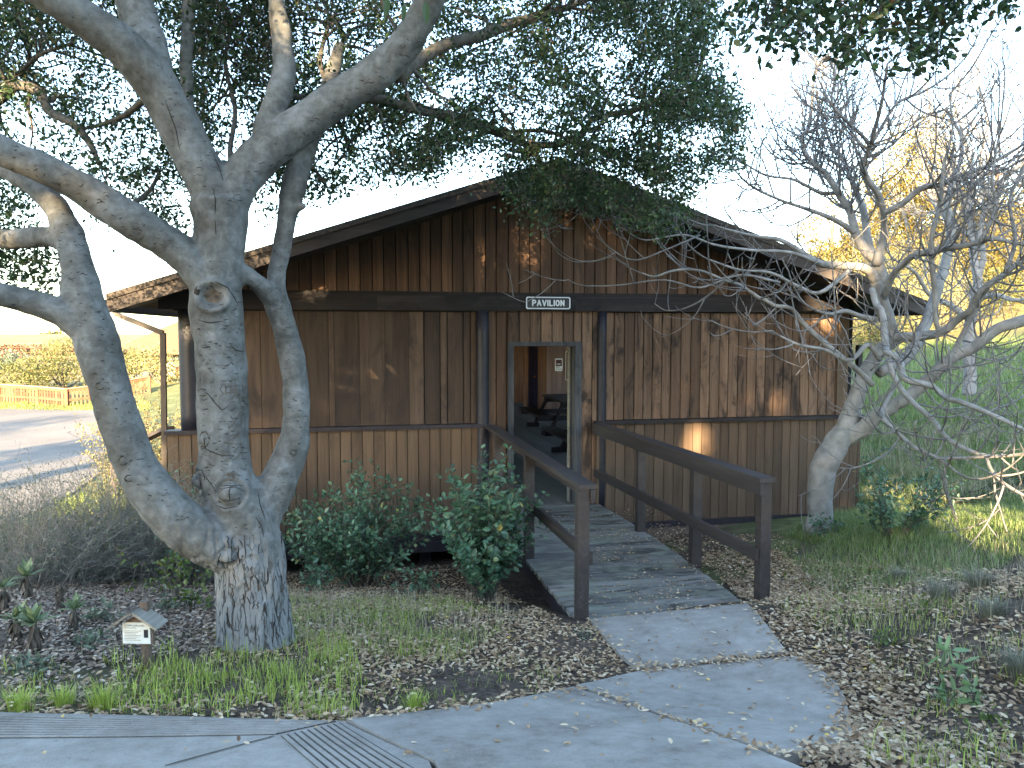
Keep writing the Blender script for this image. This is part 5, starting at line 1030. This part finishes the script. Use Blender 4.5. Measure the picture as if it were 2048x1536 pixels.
# ------------------------------------------------ far right: trees, brush, pole
def bigtree(label,px,py,d,w,h,n,L,lm,name='tree',cat='tree',z0=None,group=None,trunkr=.22,base=None,lobes=16,crown0=.28):
    if base is None:
        p=atd(px,py,d); b=np.array([p[0],p[1],g1(p[0],p[1])-.1])
    else: b=np.array(base,float)
    t=thing(name,label,cat,b,group); mb=MB(); mb.tube([b,b+(.1,0,h*.3),b+(-.1,.1,h*.6),b+(0,0,h*.85)],[trunkr,trunkr*.8,trunkr*.5,.04],8); lob=[]
    for k in range(lobes):
        a=rng.uniform(0,6.283); f=rng.uniform(0,1); zz=h*(crown0+.08+(.92-crown0-.1)*f); rr=w/2*math.sqrt(max(.05,1-((f-.42)/.62)**2))*rng.uniform(.35,.8); c=np.array([math.cos(a)*rr,math.sin(a)*rr,zz]); lob.append((*c,rng.uniform(.16,.27)*w)); mb.tube([b+(0,0,h*.35*f+h*.15),b+c*np.array([.5,.5,.85]),b+c],[trunkr*.35,trunkr*.2,.02],5)
    k=rng.integers(0,lobes,n); lo=np.array(lob)[k]; v=rng.normal(0,1,(n,3)); v/=np.linalg.norm(v,axis=1)[:,None]; q=b+lo[:,:3]+v*(lo[:,3]*rng.uniform(.45,1.15,n)**.7)[:,None]; q[:,2]=np.maximum(q[:,2],b[2]+h*crown0*.5)
    mb.build('trunk',M['limb'],t,smooth=True); return t,lf_add(q,v,n,L,lm,t)
def lf_add(q,v,n,L,lm,t,keep=None):
    lf=MB(); nr=v+rng.normal(0,.6,(n,3)); dd=rng.normal(0,.8,(n,3))+v*.4; LL=L*rng.uniform(.6,1.3,n); WW=L*.42*rng.uniform(.7,1.2,n); ti=np.clip(rng.normal(.5,.22,n),0,1)
    lf.leaves(q,dd,nr,LL,WW,ti); return lf.build('crown',lm,t)
bigtree('large round sunlit yellow-green tree behind the roof corner',1818,600,46,7.6,9.6,24000,.19,M['eucleaf'],crown0=.18,lobes=26)
bigtree('smaller sunlit tree just above the right roof slope',1665,600,44,4.8,5.8,12000,.17,M['eucleaf'],crown0=.1,lobes=18)
bigtree('sunlit tree with dark green lower crown at the right edge of the photo',2010,690,34,4.6,5.6,12000,.15,M['eucleaf'],crown0=.08,lobes=18)
bigtree('sunlit tree beyond the right edge behind the pale bare tree',2130,640,40,6,7,9000,.19,M['eucleaf'],crown0=.1)
rb='tall sunlit brush on the far slope'
for k,(px,py,d,w,h,lab) in enumerate([(1735,660,30,3.4,2.6,'pale sunlit brush right behind the pavilion corner under the roof'),(1800,640,34,3.4,2.9,'sunlit yellow brush between the fig trunks'),(1868,655,33,3.2,2.7,'sunlit yellow brush behind the tilted grey fig stem'),(1930,640,37,3.4,3.1,'sunlit brush behind the pale bare tree trunk'),(1760,590,42,4,3.4,'upper sunlit brush above the roof end'),(1990,680,31,2.8,1.8,'low sunlit brush at the top of the shaded grass slope'),(1690,640,36,3.2,3.0,'sunlit brush seen through the gap at the wall corner'),(1880,590,46,5,4.2,'tall pale brush below the round tree'),(1845,690,29,3.0,2.0,'low golden brush at the shade line left of the grey fig stem'),(1765,700,27,2.6,1.8,'low golden brush just right of the pavilion side post'),(1930,600,42,5,3.6,'golden brush on the upper slope between two pale trunks'),(2030,640,36,4,2.6,'golden brush at the right edge under the dark limb')]):
    bush(lab,px,py,d,w,h,3400,.11,M['paleleaf'] if k%2==0 else M['fieldleaf'],group=rb)
up=atd(1984,585,52); up[2]=g1(up[0],up[1])-.2; pl=thing('utility_pole','orange-brown utility pole with a crossarm behind the bare branches','utility pole',up)
zt=atd(1984,338,52)[2]; mb=MB(); mb.tube([up,(up[0],up[1],zt)],[.17,.12],10); mb.build('pole',M['redwood'],pl)
mb=MB(); mb.box((up[0]-.95,up[1]-.22,zt-.55),(up[0]+.95,up[1]-.13,zt-.42)); mb.build('crossarm',M['redwood'],pl)
for x in (-.85,-.3,.85):
    mb=MB(); mb.tube([(up[0]+x,up[1]-.17,zt-.42),(up[0]+x,up[1]-.17,zt-.28)],[.05,.03],6); mb.build('insulator',M['glass'],pl)
# dark pile of dead brush on the slope
bp_=ong(2010,985); br_=thing('brush_pile','dark flattened pile of dead brush on the grass at the right edge','brush pile',bp_); mb=MB()
for k in range(520):
    a=rng.normal(0,.75); o=bp_+np.array([rng.normal(0,.62),rng.normal(0,.22),0]); o[2]=g1(o[0],o[1])+abs(rng.normal(.02,.07)); dd=np.array([math.cos(a),math.sin(a)*.6,rng.normal(0,.25)]); L=rng.uniform(.12,.45); mb.tube([o,o+dd*L*.5+rng.normal(0,.02,3),o+dd*L],rng.uniform(.002,.006),3,cap=False)
mb.build('dead_twigs',M['darkbark'],br_)
# ------------------------------------------------ ground cover
def sample(poly,dens,dmax=30,clump=None):
    """uniform points on the ground that project into a pixel polygon"""
    q=np.array([ong(x,y) for x,y in poly]); lo,hi=q[:,:2].min(0)-.2,q[:,:2].max(0)+.2; n=int(dens*np.prod(hi-lo)); P=rng.uniform(lo,hi,(n,2)); z=G(P[:,0],P[:,1]); p=np.column_stack([P,z]); x,y,d=topx(p)
    k=inpoly(x,y,poly)&(d>1)&(d<dmax)
    if clump:
        s,th=clump; k&=np.array([mnoise.noise((a*s,b*s,.3))+.5*mnoise.noise((a*s*2.7,b*s*2.7,4.)) for a,b in P])+rng.normal(0,.12,n)>th
    return p[k]
SL_all=[S1,S2a,S2b,S3]; slabs2=[np.array(gp(s)) for s in SL_all]
def onslab(p):
    k=np.zeros(len(p),bool)
    for s in slabs2: k|=inpoly(p[:,0],p[:,1],s)
    return k
def indoors(p): return (p[:,0]>XL-.02)&(p[:,0]<XR+.02)&(p[:,1]>9.45)
def ondeck(p): return (p[:,0]>1.5)&(p[:,0]<3.2)&(p[:,1]>5.5)&(p[:,1]<9.6)
def grass(name,label,cat,specs,mat):
    mb=MB()
    for poly,dens,L,W,cl,dm in specs:
        p=sample(poly,dens,dm,cl); p=p[~onslab(p)&~indoors(p)&~ondeck(p)]; n=len(p)
        if n==0: continue
        p[:,2]-=.01; a=rng.uniform(0,6.283,n); mb.blades(p,np.stack([np.cos(a),np.sin(a),0*a],-1),L*rng.uniform(.45,1.25,n)*(1+.3*rng.normal(0,1,n)).clip(.4,1.8),W*rng.uniform(.6,1.2,n),rng.uniform(.15,.95,n),np.clip(rng.normal(.45,.23,n),0,1))
    o=mb.build(name,mat); return tag(o,label,cat,kind='stuff')
grass('grass','short bright green grass along the edge of the grooved path','grass',[
 ([(205,1320),(330,1300),(450,1290),(600,1290),(700,1300),(740,1380),(700,1440),(560,1446),(200,1432),(240,1380)],2600,.10,.0026,(2.2,-.2),9),
 ([(430,1270),(690,1265),(690,1320),(430,1320)],1500,.085,.0024,None,9),
 ([(0,1330),(240,1340),(200,1432),(0,1432)],1000,.08,.0022,(2.6,-.05),9),
 ([(560,1200),(900,1200),(1050,1240),(900,1330),(700,1310),(580,1290)],2300,.065,.0022,(2.2,-.3),9),
 ([(700,1330),(1000,1300),(1150,1330),(1100,1390),(760,1440)],700,.055,.002,(2.5,-.1),9),
 ([(1720,1480),(2048,1330),(2600,1450),(2600,1700),(1760,1700)],1200,.085,.0025,(2.6,.0),9),
 ([(1560,1120),(1800,1100),(1700,1300),(1560,1230)],1100,.065,.0022,(2.0,-.25),9),
 ([(1700,1200),(2600,1180),(2600,1500),(2048,1340),(1750,1380)],1000,.075,.0022,(2.0,-.25),9)],M['grass'])
grass('hill_grass','green and dry mixed grass covering the slope right of the pavilion','grass',[
 ([(1540,1100),(1640,1040),(1800,1030),(2060,1020),(2500,1000),(2500,1200),(2060,1150),(1800,1180),(1640,1170)],2400,.085,.003,(1.6,-.3),14),
 ([(1560,1075),(1640,1035),(1830,1000),(2060,980),(2060,1060),(1700,1100)],2600,.09,.003,None,14),
 ([(1715,1010),(1725,840),(2400,820),(2400,1020)],1000,.17,.005,(.9,-.6),22),
 ([(1715,850),(1720,690),(2060,680),(2060,850)],330,.22,.010,None,34)],M['hillgrass'])
grass('dry_grass','thin straw-coloured dead grass stalks around the shrubs and the oak foot','dry grass',[
 ([(570,1190),(1000,1200),(1060,1240),(900,1330),(700,1330),(560,1280)],600,.16,.0014,(2.,-.35),9),
 ([(200,1240),(560,1260),(640,1380),(300,1380)],140,.16,.0013,None,9),
 ([(1600,1120),(2500,1080),(2500,1450),(2048,1350),(1700,1380)],620,.13,.0016,(1.5,-.3),9),
 ([(1720,1010),(1725,860),(2060,860),(2060,1010)],520,.24,.0042,(1.1,.0),20),
 ([(0,1180),(300,1180),(330,1400),(0,1420)],45,.17,.0013,None,9)],M['drygrass'])
grass('verge_grass','bright sunlit strip of grass between the drive and the picket fence','grass',[([(-60,806),(300,806),(300,822),(-60,820)],130,.14,.02,None,60),([(100,1010),(160,985),(210,940),(330,930),(330,1010),(120,1040)],380,.22,.007,None,16)],M['grass'])
def tuft(label,px,py,h,n):
    b=ong(px,py); t=thing('grass_tuft',label,'grass tuft',b,'dry bunchgrass on the right'); mb=MB(); a=rng.uniform(0,6.283,n); p=b+np.stack([np.cos(a)*.05*rng.random(n),np.sin(a)*.05*rng.random(n),0*a-.02],-1)
    mb.blades(p,np.stack([np.cos(a),np.sin(a),0*a],-1),h*rng.uniform(.6,1.2,n),np.full(n,.0014),rng.uniform(.3,1.1,n),rng.uniform(0,1,n)); mb.build('blades',M['tuft'],t); return t
for k,(px,py,h,lab) in enumerate([(1880,1205,.20,'large grey-green bunchgrass tuft on the right slope'),(1955,1180,.20,'pale bunchgrass tuft behind the large one'),(1985,1235,.15,'dry bunchgrass tuft overhanging a bare hollow at the right'),(2040,1350,.17,'dry bunchgrass tuft at the right edge beside the sapling'),(1800,1160,.13,'small dry bunchgrass tuft on the near slope')]): tuft(lab,px,py,h,420)
for px,py,h,lab in [(205,1420,.16,'bright green grass clump at the path edge nearest the small sign'),(828,1420,.11,'lone bright green grass clump at the path edge right of the lawn'),(125,1410,.11,'smaller green grass clump left of the bright one'),(40,1425,.13,'yellowish grass clump at the lower left corner')]:
    b=ong(px,py); t=thing('grass_clump',lab,'grass clump',b,'fresh grass clumps by the path'); mb=MB(); n=170; a=rng.uniform(0,6.283,n); p=b+np.stack([np.cos(a)*.06*rng.random(n),np.sin(a)*.05*rng.random(n),0*a-.01],-1); mb.blades(p,np.stack([np.cos(a),np.sin(a),0*a],-1),h*rng.uniform(.5,1.2,n),np.full(n,.0022),rng.uniform(.2,.8,n),np.clip(rng.normal(.5,.2,n),0,1)); mb.build('blades',M['grass'],t)
# fallen leaves
lt=MB()
def scatter(poly,dens,z=.012,cl=None,flat=.35,Ls=.036,mbx=lt,slabok=False,zf=None,dm=14):
    p=sample(poly,dens,dm,cl)
    if not slabok: p=p[~onslab(p)&~ondeck(p)]
    p=p[~indoors(p)]; n=len(p)
    if n==0: return
    if zf is not None: p[:,2]=zf
    elif slabok: p[:,2]+=.042
    p[:,2]+=z*rng.random(n)+.004; a=rng.uniform(0,6.283,n); d=np.stack([np.cos(a),np.sin(a),rng.normal(0,flat*.6,n)],-1); nr=rng.normal(0,flat,(n,3))+(0,0,1)
    mbx.leaves(p,d,nr,Ls*rng.uniform(.6,1.35,n),Ls*.52*rng.uniform(.7,1.2,n),np.clip(rng.beta(2.2,2.4,n),0,1))
scatter([(560,1190),(1180,1225),(1290,1345),(1150,1384),(870,1432),(690,1448),(560,1446),(640,1330)],1700,.02,(1.6,-.22))
scatter([(0,1380),(700,1420),(690,1452),(0,1440)],1100,.015)
scatter([(400,1255),(700,1250),(700,1330),(400,1330)],900,.015)
scatter([(0,1320),(240,1320),(700,1400),(690,1446),(0,1436)],600,.015,(2.2,-.2))
scatter([(1180,1240),(1225,1290),(1275,1352),(1180,1384),(1080,1400),(1000,1300)],420,.02)
scatter([(1380,1110),(1560,1100),(1700,1230),(1830,1400),(1760,1540),(1600,1540),(1690,1420),(1560,1300),(1500,1215),(1420,1140)],2600,.03,(1.3,-.45))
scatter([(1560,1120),(2600,1180),(2600,1800),(1900,1800),(1700,1540),(1760,1400)],1500,.03,(1.4,-.3))
scatter([(1495,1215),(1530,1252),(1575,1312),(1660,1360),(1700,1420),(1640,1440),(1570,1330),(1520,1270)],1800,.03)
scatter([(1270,1345),(1440,1332),(1600,1312),(1650,1350),(1590,1332),(1440,1342),(1275,1356)],1300,.008,slabok=True)
scatter([(1600,1330),(1690,1360),(1720,1430),(1720,1540),(1560,1535),(1660,1470),(1680,1420),(1630,1370)],900,.008,slabok=True)
scatter([(1180,1240),(1500,1215),(1580,1310),(1280,1340)],42,.004,slabok=True,flat=.2)
scatter([(700,1460),(1280,1360),(1600,1330),(1700,1540),(900,1540)],28,.004,slabok=True,flat=.2)
scatter([(0,1445),(700,1460),(860,1540),(0,1540)],14,.004,slabok=True,flat=.2)
scatter([(1095,1150),(1390,1130),(1500,1205),(1190,1240)],420,.004,flat=.2,zf=.004,slabok=True,Ls=.03,cl=(2.,.0))
scatter([(1050,1040),(1300,1060),(1400,1130),(1095,1150)],110,.004,flat=.2,zf=.004,slabok=True,Ls=.028)
scatter([(560,1130),(1080,1130),(1080,1210),(560,1200)],900,.02)
scatter([(1280,1075),(1560,1070),(1600,1110),(1400,1140)],700,.02)
ed=[]
for S,(i0,i1),dn in ((slabs2[0],(0,len(S1)),70),(slabs2[1],(0,9),90),(slabs2[2],(0,8),70),(slabs2[3],(0,5),60)):
    P=S[i0:i1+1] if i1<len(S) else np.vstack([S,S[:1]])
    for a,b in zip(P,P[1:]):
        L=np.linalg.norm(b-a); n=int(L*dn); t=rng.random(n)[:,None]; nrm=np.array([-(b-a)[1],(b-a)[0]])/L; ed.append(a+(b-a)*t+nrm*(rng.normal(0,.045,n))[:,None])
ed=np.vstack(ed); z=G(ed[:,0],ed[:,1])+.043+.012*rng.random(len(ed)); p=np.column_stack([ed,z]); p=p[~ondeck(p)]; n=len(p); a=rng.uniform(0,6.283,n)
lt.leaves(p,np.stack([np.cos(a),np.sin(a),rng.normal(0,.15,n)],-1),rng.normal(0,.3,(n,3))+(0,0,1),.034*rng.uniform(.5,1.3,n),.018*rng.uniform(.7,1.2,n),np.clip(rng.beta(2.2,2.2,n),0,1))
tag(lt.build('fallen_leaves',M['litter']),'tan and brown fallen oak leaves covering the ground around the path','fallen leaves',kind='stuff')
lc=MB(); scatter([(0,1170),(440,1150),(450,1300),(300,1320),(0,1330)],2400,.03,(1.6,-.5),Ls=.034,mbx=lc); scatter([(0,1320),(300,1310),(240,1400),(0,1420)],700,.02,(2.,-.1),mbx=lc)
tag(lc.build('leaf_mulch',M['chips']),'pale glossy dead leaves on dark soil behind the small sign','leaf mulch',kind='stuff')
# ------------------------------------------------ unseen trees added behind the camera to keep the sun off the foreground
TU=np.array([-math.sin(SUN_AZ),-math.cos(SUN_AZ)]); SI=np.array([math.cos(SUN_AZ),-math.sin(SUN_AZ)])
gapt=[(aty(1525,790,9.53),.26),(aty(1515,710,9.53),.18),(aty(1660,615,9.5),.26),(aty(250,585,8.72),.26),(aty(335,580,8.72),.14),(aty(520,505,8.72),.24),(aty(1010,435,9.55),.12),(aty(950,455,9.55),.10),(aty(1390,885,9.53),.18),(ong(1930,1035),.6),(ong(1800,1035),.35),(atd(120,420,4.7),.08),(atd(10,478,4.8),.06),(atd(1010,55,5.9),.14),(atd(860,100,5.5),.08),(atd(760,260,6.5),.16),(atd(860,160,6),.16)]  # spots to stay sunlit; added crowns are cut open along their sun rays
def shade_tree(label,u,v,w,top,n,L):
    b2=SI*u-TU*v; b=(b2[0],b2[1],g1(b2[0],b2[1])-.1); h=top-b[2]; rn=rng
    t,cr=bigtree(label,0,0,0,w,h,n,L,M['oakleaf'],base=b,group='added shade trees behind the camera',lobes=30,crown0=.06,trunkr=.25)
    me=cr.data; nf=len(me.polygons)//2; co=np.empty(len(me.vertices)*3,np.float32); me.vertices.foreach_get('co',co); co=co.reshape(-1,6,3)+np.array(cr.matrix_world.translation if 0 else b)
    ctr=co.mean(1); keep=np.ones(len(ctr),bool)
    for p,r in gapt:
        q=ctr-p; s=q@TO_SUN; keep&=~((s>0)&(np.linalg.norm(q-s[:,None]*TO_SUN,axis=1)<r+.06))
    V=co[keep].reshape(-1,3); m=MB(); k=np.arange(keep.sum())[:,None]*6; m.add(V,np.stack([k+np.array([0,1,2,3]),k+np.array([0,3,4,5])],1).reshape(-1,4),tint=np.repeat(rng.random(keep.sum()),2)); m.build('crown',M['oakleaf'],t); bpy.data.objects.remove(cr)
SHADE=[(-5.7,-15,3.6,9.3),(-3.2,-16,4.6,10.6),(-.6,-15,4.8,12.0),(2.2,-16,4.8,12.9),(5.0,-15,5.0,13.1),(8.0,-16,5.4,13.3),(11.5,-15,5.4,13.3)]
SHADE+=[(-4.5,-19.5,4.6,11.2),(-1.9,-20,4.6,11.8),(.8,-20,4.8,13.4),(3.6,-20,4.8,13.9),(6.6,-20,5.2,14.0)]
for k,(u,v,w,h) in enumerate(SHADE): shade_tree('unseen dense dark oak added behind the camera to shade the pavilion',u,v,w,h,12000,.30)
for u,v,w,h in [(-18.9,-10,2.6,9.5),(-20.6,-10.5,2.6,9.5),(-27.0,1.0,6.4,6.4),(-16.1,-10,.5,8.0)]:  # unseen trees added for shadow bands; the wide low one replaces a vehicle
    b2=SI*u-TU*v; bigtree('unseen tree added off the left edge to cast a long shadow band on the drive',0,0,0,w,h,3500,.26,M['oakleaf'],base=(b2[0],b2[1],g1(b2[0],b2[1])-.1),group='added shadow trees left of the drive',crown0=.08)
# ------------------------------------------------ light, sky, camera
w=bpy.data.worlds.new('World'); SC.world=w; w.use_nodes=True; nt=w.node_tree; nt.nodes.clear()
sky=nt.nodes.new('ShaderNodeTexSky'); sky.sky_type='NISHITA'; sky.sun_disc=False; sky.sun_elevation=SUN_EL; sky.sun_rotation=math.atan2(TO_SUN[0],TO_SUN[1]); sky.air_density=1.0; sky.dust_density=.6; sky.ozone_density=1.0
bg_=nt.nodes.new('ShaderNodeBackground'); bg_.inputs[1].default_value=.12; wo=nt.nodes.new('ShaderNodeOutputWorld'); nt.links.new(sky.outputs[0],bg_.inputs[0]); nt.links.new(bg_.outputs[0],wo.inputs[0])
sl=bpy.data.lights.new('sun','SUN'); sl.energy=4.2; sl.angle=math.radians(.5); sl.color=(1.0,.74,.44); so=bpy.data.objects.new('sun',sl); C.objects.link(so)
so.rotation_euler=Vector(TO_SUN).to_track_quat('Z','Y').to_euler()
cd=bpy.data.cameras.new('camera'); cd.sensor_width=36; cd.lens=36*FPX/2048; cd.clip_start=.05; cd.clip_end=12000; co_=bpy.data.objects.new('camera',cd); C.objects.link(co_)
co_.location=CAM; co_.rotation_euler=(math.pi/2-PITCH,0,-YAW); SC.camera=co_
SC.view_settings.view_transform='Standard'; SC.view_settings.look='None'; SC.view_settings.exposure=3.4; SC.view_settings.gamma=1.0
SC.render.engine='CYCLES'; cy=SC.cycles; cy.max_bounces=6; cy.diffuse_bounces=4; cy.glossy_bounces=2; cy.transmission_bounces=3; cy.transparent_max_bounces=6; cy.use_denoising=True; cy.caustics_reflective=False; cy.caustics_refractive=False
